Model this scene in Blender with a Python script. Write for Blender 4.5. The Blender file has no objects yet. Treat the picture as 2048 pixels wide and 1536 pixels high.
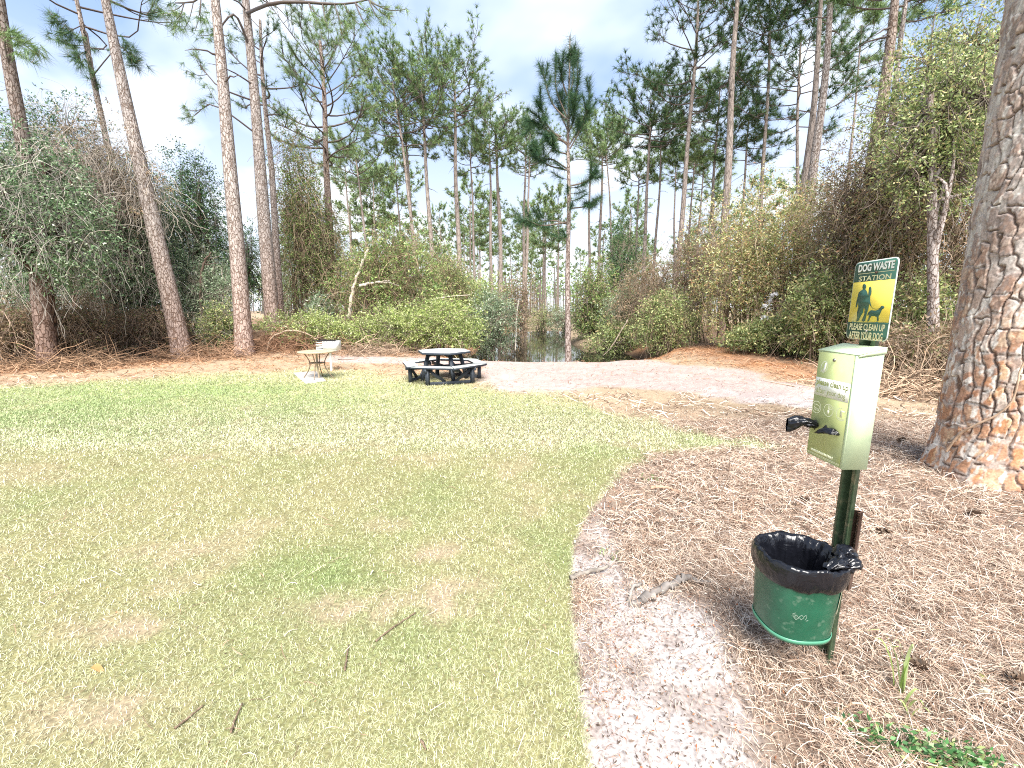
import bpy, math, random
import numpy as np
from mathutils import Vector
from mathutils.geometry import tessellate_polygon

C = bpy.context.scene
COL = C.collection

# ------------------------------------------------------------------ camera
CAM_H, PITCH, FPX = 1.75, math.radians(10.0), 840.0
SP, CP = math.sin(PITCH), math.cos(PITCH)
cam_d = bpy.data.cameras.new("camera")
cam = bpy.data.objects.new("camera", cam_d)
COL.objects.link(cam)
cam.location = (0, 0, CAM_H)
cam.rotation_euler = (math.pi / 2 - PITCH, 0, 0)
cam_d.sensor_width = 36.0
cam_d.lens = 36.0 * FPX / 2048.0
cam_d.clip_start = 0.05
cam_d.clip_end = 2000
C.camera = cam

# ------------------------------------------------------------------ sky + sun
SUN_EL, SUN_AZ = math.radians(52), math.radians(176)   # azimuth clockwise from +Y: behind the camera
w = bpy.data.worlds.new("World"); C.world = w; w.use_nodes = True
nt = w.node_tree; nt.nodes.clear()
N = nt.nodes.new; LK = nt.links.new
out = N("ShaderNodeOutputWorld"); bg = N("ShaderNodeBackground"); bg.inputs["Strength"].default_value = 0.095
sky = N("ShaderNodeTexSky"); sky.sky_type = 'NISHITA'; sky.sun_disc = False
sky.sun_elevation = SUN_EL; sky.sun_rotation = SUN_AZ
sky.air_density = 1.0; sky.dust_density = 1.5; sky.ozone_density = 1.0
tc = N("ShaderNodeTexCoord"); sep = N("ShaderNodeSeparateXYZ"); LK(tc.outputs["Generated"], sep.inputs[0])
mz = N("ShaderNodeMath"); mz.operation = 'MAXIMUM'; LK(sep.outputs[2], mz.inputs[0]); mz.inputs[1].default_value = 0.0
az_ = N("ShaderNodeMath"); az_.operation = 'ADD'; LK(mz.outputs[0], az_.inputs[0]); az_.inputs[1].default_value = 0.22
dx = N("ShaderNodeMath"); dx.operation = 'DIVIDE'; LK(sep.outputs[0], dx.inputs[0]); LK(az_.outputs[0], dx.inputs[1])
dy = N("ShaderNodeMath"); dy.operation = 'DIVIDE'; LK(sep.outputs[1], dy.inputs[0]); LK(az_.outputs[0], dy.inputs[1])
cmb = N("ShaderNodeCombineXYZ"); LK(dx.outputs[0], cmb.inputs[0]); LK(dy.outputs[0], cmb.inputs[1])
cn = N("ShaderNodeTexNoise"); cn.inputs["Scale"].default_value = 1.55; cn.inputs["Detail"].default_value = 4.5
cn.inputs["Roughness"].default_value = 0.52; cn.inputs["Distortion"].default_value = 0.25
mp = N("ShaderNodeMapping"); mp.inputs["Location"].default_value = (1.7, 3.3, 0.4); LK(cmb.outputs[0], mp.inputs[0]); LK(mp.outputs[0], cn.inputs["Vector"])
cr = N("ShaderNodeValToRGB"); cr.color_ramp.elements[0].position = 0.47; cr.color_ramp.elements[1].position = 0.73
LK(cn.outputs["Fac"], cr.inputs[0])
# thicker veil of cloud towards the horizon
hz = N("ShaderNodeMapRange"); hz.inputs[1].default_value = 0.0; hz.inputs[2].default_value = 0.42
hz.inputs[3].default_value = 0.95; hz.inputs[4].default_value = 0.0; LK(mz.outputs[0], hz.inputs[0])
mx = N("ShaderNodeMath"); mx.operation = 'ADD'; mx.use_clamp = True
LK(cr.outputs[0], mx.inputs[0]); LK(hz.outputs[0], mx.inputs[1])
veil = N("ShaderNodeMix"); veil.data_type = 'RGBA'; veil.inputs[0].default_value = 0.85
LK(sky.outputs[0], veil.inputs[6]); veil.inputs[7].default_value = (2.1, 2.95, 4.7, 1)
cl = N("ShaderNodeMix"); cl.data_type = 'RGBA'
LK(mx.outputs[0], cl.inputs[0]); LK(veil.outputs[2], cl.inputs[6]); cl.inputs[7].default_value = (5.7, 6.0, 6.25, 1)
LK(cl.outputs[2], bg.inputs["Color"]); LK(bg.outputs[0], out.inputs[0])

sd = bpy.data.lights.new("sun", 'SUN'); sd.energy = 4.8; sd.angle = math.radians(38); sd.color = (1.0, 0.96, 0.9)
sun = bpy.data.objects.new("sun", sd); COL.objects.link(sun)
sv = Vector((math.sin(SUN_AZ) * math.cos(SUN_EL), math.cos(SUN_AZ) * math.cos(SUN_EL), math.sin(SUN_EL)))
sun.rotation_euler = sv.to_track_quat('Z', 'Y').to_euler()

C.view_settings.view_transform = 'Standard'; C.view_settings.look = 'None'
C.view_settings.exposure = 1.40; C.view_settings.gamma = 1.0
C.cycles.max_bounces = 6; C.cycles.diffuse_bounces = 3; C.cycles.glossy_bounces = 3
C.cycles.transmission_bounces = 3; C.cycles.volume_bounces = 0
C.cycles.use_denoising = False
C.cycles.filter_width = 1.1
C.cycles.sample_clamp_indirect = 4.0

# ------------------------------------------------------------------ helpers
def P(px, py, Y):
    """point of the place seen at photograph pixel (px, py), Y metres ahead"""
    yy = (768 - py) / FPX
    z = Y / (CP + SP * yy)
    return np.array(((px - 1024) / FPX * z, Y, CAM_H + (CP * yy - SP) * z))

def G(px, py, zg=0.0):
    yy = (768 - py) / FPX
    dn = SP - CP * yy
    z = (CAM_H - zg) / dn
    return np.array(((px - 1024) / FPX * z, (CP + SP * yy) * z, zg))

def mpp(Y):                     # metres per photograph pixel at distance Y (level rays)
    return Y / FPX

def tag(o, label=None, cat=None, group=None, kind=None):
    if label: o["label"] = label
    if cat: o["category"] = cat
    if group: o["group"] = group
    if kind: o["kind"] = kind
    return o

def thing(name, loc, label, cat, group=None):
    o = bpy.data.objects.new(name, None); COL.objects.link(o)
    o.location = tuple(loc); o.empty_display_size = 0.2
    return tag(o, label, cat, group)

class MB:
    def __init__(s):
        s.v = []; s.q = []; s.t = []; s.c = []; s.n = 0
    def add(s, v, quads=None, tris=None, col=(0.5, 0.5, 0.5)):
        v = np.asarray(v, float).reshape(-1, 3)
        s.v.append(v)
        if quads is not None and len(quads): s.q.append(np.asarray(quads, np.int64).reshape(-1, 4) + s.n)
        if tris is not None and len(tris): s.t.append(np.asarray(tris, np.int64).reshape(-1, 3) + s.n)
        c = np.asarray(col, float)
        if c.ndim == 1: c = np.tile(c[:3], (len(v), 1))
        s.c.append(c)
        s.n += len(v)
        return s
    def build(s, name, mat, parent=None, origin=(0, 0, 0), smooth=False):
        V = np.concatenate(s.v) if s.v else np.zeros((0, 3))
        V = V - np.asarray(origin, float)
        Q = np.concatenate(s.q) if s.q else np.zeros((0, 4), np.int64)
        T = np.concatenate(s.t) if s.t else np.zeros((0, 3), np.int64)
        me = bpy.data.meshes.new(name)
        me.vertices.add(len(V)); me.vertices.foreach_set("co", V.astype(np.float32).ravel())
        lp = np.concatenate([Q.ravel(), T.ravel()]).astype(np.int32)
        me.loops.add(len(lp)); me.loops.foreach_set("vertex_index", lp)
        nq, ntr = len(Q), len(T)
        st = np.concatenate([np.arange(nq) * 4, nq * 4 + np.arange(ntr) * 3]).astype(np.int32)
        me.polygons.add(nq + ntr); me.polygons.foreach_set("loop_start", st)
        if smooth: me.polygons.foreach_set("use_smooth", np.ones(nq + ntr, bool))
        me.update(calc_edges=True)
        a = me.attributes.new("col", 'FLOAT_COLOR', 'POINT')
        cc = np.ones((len(V), 4), np.float32); cc[:, :3] = np.concatenate(s.c)
        a.data.foreach_set("color", cc.ravel())
        me.materials.append(mat)
        o = bpy.data.objects.new(name, me); COL.objects.link(o)
        if parent is not None: o.parent = parent
        else: o.location = tuple(origin)
        return o

def norm(a):
    return a / np.maximum(np.linalg.norm(a, axis=-1, keepdims=True), 1e-9)

def tubes(mb, paths, radii, sides=5, col=(0.5, 0.5, 0.5), cap=False):
    """paths (M,K,3), radii (M,K)"""
    paths = np.asarray(paths, float)
    if paths.ndim == 2: paths = paths[None]
    M, K, _ = paths.shape
    radii = np.broadcast_to(np.asarray(radii, float), (M, K))
    tan = norm(np.gradient(paths, axis=1))
    mean = np.abs(norm(paths[:, -1] - paths[:, 0]))
    ref = np.eye(3)[np.argmin(mean, axis=1)][:, None, :]
    a = norm(np.cross(tan, np.broadcast_to(ref, tan.shape))); b = np.cross(tan, a)
    th = np.arange(sides) / sides * 2 * np.pi
    ring = a[:, :, None, :] * np.cos(th)[None, None, :, None] + b[:, :, None, :] * np.sin(th)[None, None, :, None]
    v = paths[:, :, None, :] + ring * radii[:, :, None, None]
    idx = np.arange(M * K * sides).reshape(M, K, sides)
    q = np.stack([idx[:, :-1, :], np.roll(idx, -1, 2)[:, :-1, :], np.roll(idx, -1, 2)[:, 1:, :], idx[:, 1:, :]], -1)
    c = np.asarray(col, float)
    if c.ndim == 2: c = np.repeat(c, K * sides, 0)
    tr = None
    if cap:
        tr = []
        for m in range(M):
            for k, rev in ((0, True), (K - 1, False)):
                r = idx[m, k]
                for j in range(1, sides - 1):
                    tr.append((r[0], r[j + 1], r[j]) if rev else (r[0], r[j], r[j + 1]))
    mb.add(v.reshape(-1, 3), q.reshape(-1, 4), tr, c)

def curve_pts(pts, k):
    """Catmull-Rom resample of a short list of points to k points"""
    p = np.asarray(pts, float)
    if len(p) < 3:
        t = np.linspace(0, 1, k)[:, None]; return p[0] * (1 - t) + p[-1] * t
    e = np.concatenate([[2 * p[0] - p[1]], p, [2 * p[-1] - p[-2]]])
    t = np.linspace(0, len(p) - 1 - 1e-6, k); i = t.astype(int); f = (t - i)[:, None]
    a, b, c, d = e[i], e[i + 1], e[i + 2], e[i + 3]
    return 0.5 * (2 * b + (c - a) * f + (2 * a - 5 * b + 4 * c - d) * f ** 2 + (3 * b - a - 3 * c + d) * f ** 3)

def leaves(mb, pos, axis, L, W, col, rng):
    """one folded diamond per leaf"""
    n = len(pos)
    axis = norm(axis)
    side = norm(np.cross(axis, rng.normal(size=(n, 3))))
    L = np.broadcast_to(L, (n,))[:, None]; W = np.broadcast_to(W, (n,))[:, None]
    nrm = np.cross(axis, side)
    v = np.stack([pos, pos + axis * L * .45 + side * W * .5 + nrm * L * .06, pos + axis * L - nrm * L * .08,
                  pos + axis * L * .45 - side * W * .5 + nrm * L * .06], 1)
    mb.add(v.reshape(-1, 3), np.arange(n * 4).reshape(n, 4), None, np.repeat(col, 4, 0))

def needles(mb, pos, axis, L, W, col, rng):
    n = len(pos); axis = norm(axis)
    side = norm(np.cross(axis, rng.normal(size=(n, 3))))
    L = np.broadcast_to(L, (n,))[:, None]; W = np.broadcast_to(W, (n,))[:, None]
    tip = pos + axis * L; tip[:, 2] -= (L[:, 0] * .12)
    v = np.stack([pos + side * W * .5, pos - side * W * .5, tip], 1)
    mb.add(v.reshape(-1, 3), None, np.arange(n * 3).reshape(n, 3), np.repeat(col, 3, 0))

def pal(rng, cols, n, jit=.25, w=None):
    cols = np.asarray(cols, float)
    i = rng.choice(len(cols), n, p=w)
    return np.clip(cols[i] * (1 + rng.uniform(-jit, jit, (n, 1))), 0, 1)

def box_v(x0, x1, y0, y1, z0, z1):
    v = [(x, y, z) for x in (x0, x1) for y in (y0, y1) for z in (z0, z1)]
    q = [(0, 1, 3, 2), (4, 6, 7, 5), (0, 4, 5, 1), (2, 3, 7, 6), (0, 2, 6, 4), (1, 5, 7, 3)]
    return np.array(v, float), q

def add_box(mb, x0, x1, y0, y1, z0, z1, col=(.5, .5, .5), bev=0.0):
    if bev <= 0:
        v, q = box_v(x0, x1, y0, y1, z0, z1); mb.add(v, q, None, col); return
    b = bev
    prism(mb, [(x0 + b, y0), (x1 - b, y0), (x1, y0 + b), (x1, y1 - b), (x1 - b, y1), (x0 + b, y1), (x0, y1 - b), (x0, y0 + b)],
          z0, z1, col, inset=b)

def prism(mb, pts, z0, z1, col=(.5, .5, .5), inset=0.0, xf=None):
    """vertical prism over a convex outline (counter-clockwise), small chamfer top and bottom"""
    p = np.asarray(pts, float); n = len(p); c = p.mean(0)
    d = norm(p - c)
    rings = []
    if inset > 0: rings = [(p - d * inset, z0), (p, z0 + inset), (p, z1 - inset), (p - d * inset, z1)]
    else: rings = [(p, z0), (p, z1)]
    v = np.concatenate([np.c_[r, np.full(n, z)] for r, z in rings])
    q = []
    for k in range(len(rings) - 1):
        for i in range(n):
            j = (i + 1) % n
            q.append((k * n + i, k * n + j, (k + 1) * n + j, (k + 1) * n + i))
    t = []
    m = (len(rings) - 1) * n
    for i in range(1, n - 1):
        t.append((0, i + 1, i)); t.append((m, m + i, m + i + 1))
    if xf is not None: v = xf(v)
    mb.add(v, q, t, col)

def bar(mb, a, b, wx, wz, col=(.5, .5, .5), up=(0, 0, 1)):
    """square beam from a to b"""
    a = np.asarray(a, float); b = np.asarray(b, float)
    d = norm(b - a); u = np.asarray(up, float)
    if abs(np.dot(d, u)) > .95: u = np.array((0, 1., 0))
    s = norm(np.cross(d, u)); t = np.cross(s, d)
    e = min(wx, wz) * .08
    o = [(-wx / 2 + e, -wz / 2), (wx / 2 - e, -wz / 2), (wx / 2, -wz / 2 + e), (wx / 2, wz / 2 - e),
         (wx / 2 - e, wz / 2), (-wx / 2 + e, wz / 2), (-wx / 2, wz / 2 - e), (-wx / 2, -wz / 2 + e)]
    v = np.array([a + s * x + t * z for x, z in o] + [b + s * x + t * z for x, z in o])
    q = [(i, (i + 1) % 8, 8 + (i + 1) % 8, 8 + i) for i in range(8)]
    tr = [(0, i + 1, i) for i in range(1, 7)] + [(8, 8 + i, 9 + i) for i in range(1, 7)]
    mb.add(v, q, tr, col)

# ---- lattice noise
def _h(ix, iy, s):
    h = (ix.astype(np.int64) * 374761393 + iy.astype(np.int64) * 668265263 + s * 982451653) & 0x7fffffff
    h = ((h ^ (h >> 13)) * 1274126177) & 0x7fffffff
    return ((h ^ (h >> 16)) & 0xffff) / 65535.0

def vn(x, y, s=0):
    x = np.asarray(x, float); y = np.asarray(y, float)
    ix = np.floor(x); iy = np.floor(y); fx = x - ix; fy = y - iy
    fx = fx * fx * (3 - 2 * fx); fy = fy * fy * (3 - 2 * fy)
    a = _h(ix, iy, s); b = _h(ix + 1, iy, s); c = _h(ix, iy + 1, s); d = _h(ix + 1, iy + 1, s)
    return (a * (1 - fx) + b * fx) * (1 - fy) + (c * (1 - fx) + d * fx) * fy

def fbm(x, y, s=0, o=4):
    r = 0; a = .5; t = 0
    for k in range(o):
        r = r + a * vn(x * 2 ** k + 17.3 * k, y * 2 ** k - 9.1 * k, s + k); t += a; a *= .5
    return r / t

def sst(a, b, x):
    t = np.clip((x - a) / (b - a), 0, 1); return t * t * (3 - 2 * t)

def sdf(poly, x, y):
    """signed distance to polygon, negative inside"""
    poly = np.asarray(poly, float); n = len(poly)
    d = np.full(x.shape, 1e9); ins = np.zeros(x.shape, bool)
    for i in range(n):
        a = poly[i]; b = poly[(i + 1) % n]; e = b - a
        wx = x - a[0]; wy = y - a[1]
        t = np.clip((wx * e[0] + wy * e[1]) / max(e @ e, 1e-12), 0, 1)
        d = np.minimum(d, np.hypot(wx - e[0] * t, wy - e[1] * t))
        cnd = (a[1] > y) != (b[1] > y)
        xi = a[0] + (y - a[1]) / (b[1] - a[1] + 1e-12) * e[0]
        ins ^= cnd & (x < xi)
    return np.where(ins, -d, d)

# ------------------------------------------------------------------ materials
def new_mat(name):
    m = bpy.data.materials.new(name); m.use_nodes = True
    t = m.node_tree; b = t.nodes["Principled BSDF"]
    return m, t, b

def mat_plain(name, col, rough=.5, metal=0., var=.15, scale=8., bump=0., spec=.5, dirt=None):
    m, t, b = new_mat(name)
    b.inputs["Roughness"].default_value = rough; b.inputs["Metallic"].default_value = metal
    b.inputs["Specular IOR Level"].default_value = spec
    c = t.nodes.new("ShaderNodeTexCoord"); n = t.nodes.new("ShaderNodeTexNoise")
    n.inputs["Scale"].default_value = scale; n.inputs["Detail"].default_value = 6; n.inputs["Roughness"].default_value = .65
    t.links.new(c.outputs["Object"], n.inputs["Vector"])
    r = t.nodes.new("ShaderNodeValToRGB")
    lo = tuple(x * (1 - var) for x in col); hi = tuple(min(1, x * (1 + var)) for x in col)
    r.color_ramp.elements[0].position = .3; r.color_ramp.elements[1].position = .7
    r.color_ramp.elements[0].color = (*lo, 1); r.color_ramp.elements[1].color = (*hi, 1)
    t.links.new(n.outputs["Fac"], r.inputs[0])
    last = r.outputs[0]
    if dirt:
        n2 = t.nodes.new("ShaderNodeTexNoise"); n2.inputs["Scale"].default_value = dirt[1]; n2.inputs["Detail"].default_value = 8
        t.links.new(c.outputs["Object"], n2.inputs["Vector"])
        r2 = t.nodes.new("ShaderNodeValToRGB"); r2.color_ramp.elements[0].position = dirt[2]; r2.color_ramp.elements[1].position = dirt[2] + .12
        t.links.new(n2.outputs["Fac"], r2.inputs[0])
        mxx = t.nodes.new("ShaderNodeMix"); mxx.data_type = 'RGBA'
        t.links.new(r2.outputs[0], mxx.inputs[0]); t.links.new(last, mxx.inputs[6]); mxx.inputs[7].default_value = (*dirt[0], 1)
        last = mxx.outputs[2]
    t.links.new(last, b.inputs["Base Color"])
    if bump:
        bp = t.nodes.new("ShaderNodeBump"); bp.inputs["Strength"].default_value = bump; bp.inputs["Distance"].default_value = .01
        t.links.new(n.outputs["Fac"], bp.inputs["Height"]); t.links.new(bp.outputs[0], b.inputs["Normal"])
    return m

def mat_attr(name, rough=.6, trans=0., spec=.3, nscale=0., namt=.3):
    m, t, b = new_mat(name)
    b.inputs["Roughness"].default_value = rough; b.inputs["Specular IOR Level"].default_value = spec
    a = t.nodes.new("ShaderNodeAttribute"); a.attribute_name = "col"
    last = a.outputs["Color"]
    if nscale:
        c = t.nodes.new("ShaderNodeTexCoord"); n = t.nodes.new("ShaderNodeTexNoise")
        n.inputs["Scale"].default_value = nscale; n.inputs["Detail"].default_value = 5
        t.links.new(c.outputs["Object"], n.inputs["Vector"])
        mr = t.nodes.new("ShaderNodeMapRange"); mr.inputs[1].default_value = .3; mr.inputs[2].default_value = .7
        mr.inputs[3].default_value = 1 - namt; mr.inputs[4].default_value = 1 + namt
        t.links.new(n.outputs["Fac"], mr.inputs[0])
        mm = t.nodes.new("ShaderNodeMix"); mm.data_type = 'RGBA'; mm.blend_type = 'MULTIPLY'; mm.inputs[0].default_value = 1
        t.links.new(last, mm.inputs[6]); t.links.new(mr.outputs[0], mm.inputs[7]); last = mm.outputs[2]
    t.links.new(last, b.inputs["Base Color"])
    if trans:
        tr = t.nodes.new("ShaderNodeBsdfTranslucent"); t.links.new(last, tr.inputs[0])
        mix = t.nodes.new("ShaderNodeMixShader"); mix.inputs[0].default_value = trans
        t.links.new(b.outputs[0], mix.inputs[1]); t.links.new(tr.outputs[0], mix.inputs[2])
        t.links.new(mix.outputs[0], t.nodes["Material Output"].inputs[0])
    return m

def mat_bark(name, c_plate, c_alt, c_crack, scale=7., stretch=.28, bump=.8, hi=None):
    """plated bark: stretched Voronoi plates, ragged cracks"""
    m, t, b = new_mat(name)
    b.inputs["Roughness"].default_value = .9; b.inputs["Specular IOR Level"].default_value = .1
    nd = t.nodes.new; lk = t.links.new
    c = nd("ShaderNodeTexCoord"); mpn = nd("ShaderNodeMapping"); mpn.inputs["Scale"].default_value = (1, 1, stretch)
    lk(c.outputs["Object"], mpn.inputs[0])
    nz = nd("ShaderNodeTexNoise"); nz.inputs["Scale"].default_value = 9; nz.inputs["Detail"].default_value = 3; lk(mpn.outputs[0], nz.inputs["Vector"])
    ad = nd("ShaderNodeMix"); ad.data_type = 'VECTOR'; ad.inputs[0].default_value = .12
    lk(mpn.outputs[0], ad.inputs[4]); lk(nz.outputs["Color"], ad.inputs[5])
    v = nd("ShaderNodeTexVoronoi"); v.feature = 'DISTANCE_TO_EDGE'; v.inputs["Scale"].default_value = scale; lk(ad.outputs[1], v.inputs["Vector"])
    v2 = nd("ShaderNodeTexVoronoi"); v2.inputs["Scale"].default_value = scale; lk(ad.outputs[1], v2.inputs["Vector"])
    sepc = nd("ShaderNodeSeparateColor"); lk(v2.outputs["Color"], sepc.inputs[0])
    mixp = nd("ShaderNodeMix"); mixp.data_type = 'RGBA'; lk(sepc.outputs[0], mixp.inputs[0])
    mixp.inputs[6].default_value = (*c_plate, 1); mixp.inputs[7].default_value = (*c_alt, 1)
    n2 = nd("ShaderNodeTexNoise"); n2.inputs["Scale"].default_value = 30; n2.inputs["Detail"].default_value = 6; lk(c.outputs["Object"], n2.inputs["Vector"])
    mr = nd("ShaderNodeMapRange"); mr.inputs[1].default_value = .3; mr.inputs[2].default_value = .7; mr.inputs[3].default_value = .65; mr.inputs[4].default_value = 1.35
    lk(n2.outputs["Fac"], mr.inputs[0])
    mul = nd("ShaderNodeMix"); mul.data_type = 'RGBA'; mul.blend_type = 'MULTIPLY'; mul.inputs[0].default_value = 1
    lk(mixp.outputs[2], mul.inputs[6]); lk(mr.outputs[0], mul.inputs[7])
    rc = nd("ShaderNodeValToRGB"); rc.color_ramp.elements[0].position = .02; rc.color_ramp.elements[1].position = .13
    lk(v.outputs["Distance"], rc.inputs[0])
    fin = nd("ShaderNodeMix"); fin.data_type = 'RGBA'; lk(rc.outputs[0], fin.inputs[0])
    fin.inputs[6].default_value = (*c_crack, 1); lk(mul.outputs[2], fin.inputs[7])
    at = nd("ShaderNodeAttribute"); at.attribute_name = "col"
    f2 = nd("ShaderNodeMix"); f2.data_type = 'RGBA'; f2.blend_type = 'MULTIPLY'; f2.inputs[0].default_value = 1
    lk(fin.outputs[2], f2.inputs[6]); lk(at.outputs["Color"], f2.inputs[7])
    lk(f2.outputs[2], b.inputs["Base Color"])
    bp = nd("ShaderNodeBump"); bp.inputs["Strength"].default_value = bump; bp.inputs["Distance"].default_value = .05
    lk(rc.outputs[0], bp.inputs["Height"]); lk(bp.outputs[0], b.inputs["Normal"])
    return m

M_leaf = mat_attr("leaf", .45, .35, .4)
M_needle = mat_attr("needle", .5, .2, .3)
M_twig = mat_attr("twig", .85, 0, .1)
M_grass = mat_attr("grass_blade", .6, .25, .2)
M_straw = mat_attr("straw", .6, 0, .25)
M_bark = mat_bark("pine_bark", (.41, .36, .33), (.30, .26, .24), (.17, .125, .10), 15, .38, .6)
M_bark_far = mat_bark("pine_bark_far", (.34, .285, .25), (.27, .22, .19), (.17, .14, .12), 9.0, .25, .4)
M_bark_dark = mat_bark("dark_bark", (.15, .10, .075), (.11, .075, .055), (.03, .022, .018), 9, .2)
M_wood_dead = mat_attr("dead_wood", .85, 0, .1, 14, .35)

# ------------------------------------------------------------------ ground: zones and relief
RN = np.random.default_rng(11)
def gpoly(px): return np.array([G(*p)[:2] for p in px])
LAWN = np.concatenate([gpoly([(1170, 1536), (1152, 1350), (1141, 1180), (1141, 1095), (1166, 1045), (1204, 995), (1250, 937),
                              (1310, 918), (1410, 908), (1570, 899), (1400, 862), (1250, 832), (1100, 799), (980, 778), (900, 760),
                              (760, 748), (680, 744), (600, 742), (450, 750), (300, 758), (150, 768), (0, 780)]),
                       np.array([(-20., 9.), (-34., 4.), (-34., -34.), (.25, -34.), (.25, 0.)])])
PATH = gpoly([(958, 717), (1280, 717), (1340, 724), (1480, 742), (1660, 783), (1660, 818), (1500, 804), (1360, 788), (1200, 777), (1080, 786), (990, 778), (950, 752)])
PATH2 = gpoly([(640, 712), (960, 715), (960, 735), (800, 730), (640, 726)])
SANDN = np.concatenate([gpoly([(1148, 1110), (1200, 1050), (1250, 1105), (1320, 1175), (1440, 1230), (1500, 1320), (1560, 1420), (1600, 1536)]), np.array([(1.0, 0.3), (.2, 0.3)]),
                        gpoly([(1172, 1536), (1150, 1350), (1141, 1180)])])
POND = np.array([(-2.2, 15.6), (.4, 15.2), (3.2, 15.2), (5.6, 16.0), (6.7, 19), (6.2, 23), (4.4, 27), (4.6, 36), (6.4, 47), (5, 50), (1.5, 49), (-.6, 40), (-1.6, 30), (-2.4, 21)])
WOODL = np.array([(-34, 7.5), (-19, 10.3), (-14.6, 11.9), (-12.6, 14.2), (-9.5, 17.4), (-5.8, 18.2), (-3.4, 17.0), (-2.0, 15.8), (-2.4, 21), (-1.6, 30), (-.6, 42), (-2, 60), (-60, 60), (-60, 7.5)])
WOODR = np.concatenate([np.array([(6.2, 18.4), (8.0, 17.6)]), gpoly([(1500, 728), (1620, 752)]), np.array([(8.6, 11.2), (9.0, 8.4), (11., 7.0), (40, 6), (60, 60), (12, 60), (9.4, 40), (7., 28)])])

def terrain(x, y):
    x = np.asarray(x, float); y = np.asarray(y, float)
    z = np.zeros(np.broadcast(x, y).shape)
    z = z + .75 * sst(-6.5, -11, x) * sst(15.2, 20, y) * (1 - .0 * x)            # bank under the left wood
    z = z + .16 * sst(5.2, 8.5, x) * sst(10, 14, y)                                # bank beside the path
    z = z - .25 * sst(24, 45, y)
    dp = sdf(POND, x, y)
    z = z - 1.0 * sst(.9, -1.6, dp + .35 * (fbm(x * .7, y * .7, 5) - .5) * 2)
    dl = sdf(LAWN, x, y)
    m = sst(0.15, .9, dl)
    z = z + m * .05 * (fbm(x * 1.3, y * 1.3, 3, 4) - .5) * 2 + m * .012 * (vn(x * 14, y * 14, 8) - .5)
    z = z + .09 * np.exp(-((x - 5.0) ** 2 + (y - 4.2) ** 2) / 1.1)                 # straw heaped at the big pine
    return z

def lawn_fac(x, y):
    d = sdf(LAWN, x, y)
    soft = np.where(y < 3.6, .02, .02 + .13 * np.clip(y - 3.6, 0, 7))
    jit = np.where(y < 3.6, .045, .03 + .12 * np.clip(y - 3.6, 0, 8)) * (fbm(x * 5 / (1 + .25 * np.clip(y, 0, 12)), y * 5 / (1 + .25 * np.clip(y, 0, 12)), 21, 3) - .5) * 2
    return sst(soft, -soft, d + jit)

GR = [G(90, 822)[:2], G(560, 1170)[:2], G(700, 1130)[:2], G(820, 1230)[:2], G(1160, 912)[:2], G(1440, 888)[:2], G(1130, 1080)[:2], G(880, 1000)[:2], G(60, 1010)[:2]]
BARE = [(G(690, 1225)[:2], .22, .10), (G(330, 1110)[:2], .20, .10), (G(260, 1260)[:2], .22, .07), (G(910, 1200)[:2], .18, .13), (G(880, 1110)[:2], .14, .08), (G(200, 1420)[:2], .18, .10)]
def lawn_mix(x, y):
    """0 = straw coloured, 1 = green, and bareness"""
    g = fbm(x * .55, y * .55, 31, 4) * .55 + fbm(x * 2.6, y * 2.6, 32, 3) * .45
    g = sst(.38, .72, g) * .26 + .10
    g = g + .55 * sst(-1.5, -7.5, x) * sst(4.5, 7.5, y) * sst(12.5, 9.5, y - x * .03)
    g = g + .30 * sst(5.5, 8, y) * sst(10.6, 8.6, y + np.abs(x + 3) * .05) * sst(-9, -2, x)
    for p in GR:
        s = .12 + .06 * p[1]
        g = g + .34 * np.exp(-((x - p[0]) ** 2 + ((y - p[1]) * .8) ** 2) / (2 * s * s)) * (.5 + fbm(x * 6, y * 6, 44, 3))
    b = sst(.60, .78, fbm(x * 1.9 + 5, y * 1.9, 51, 4)) * .35
    for (p, sx, sy) in BARE:
        b = b + .8 * (.35 + 1.3 * sst(.3, .7, fbm(x * 7, y * 7, 52, 3))) * np.exp(-(((x - p[0]) / sx) ** 2 + ((y - p[1]) / sy) ** 2) * .5)
    return np.clip(g - .5 * np.clip(b, 0, 1), 0, 1), np.clip(b, 0, 1)

C_STRAW, C_GREEN, C_SAND = np.array((.66, .635, .43)), np.array((.42, .51, .245)), np.array((.34, .305, .29))
C_LITTER, C_RUST, C_SOIL = np.array((.20, .15, .12)), np.array((.33, .17, .085)), np.array((.10, .072, .05))
def mixc(a, b, t): return a * (1 - t[..., None]) + b * t[..., None]

def straw_fac(x, y):                       # how thickly the needles lie
    s = .34 + .30 * sst(1.9, 2.5, y) + .66 * sst(.6, 1.7, x - .12 * (y - 2) + .8 * (fbm(x * 1.6, y * 1.6, 63, 4) - .5)); s = np.minimum(s, 1); s = np.maximum(s, sst(4.5, 6.0, y) * .8)
    d = sdf(SANDN, x, y)
    s = s * (1 - .80 * sst(.25, -.30, d + .3 * (fbm(x * 3, y * 3, 61, 4) - .5) * 2))
    dp = np.minimum(sdf(PATH, x, y), sdf(PATH2, x, y))
    s = s * (1 - .9 * sst(.5, -.5, dp + 1.2 * (fbm(x * .9, y * 1.4, 62, 4) - .5)))
    return s

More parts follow.
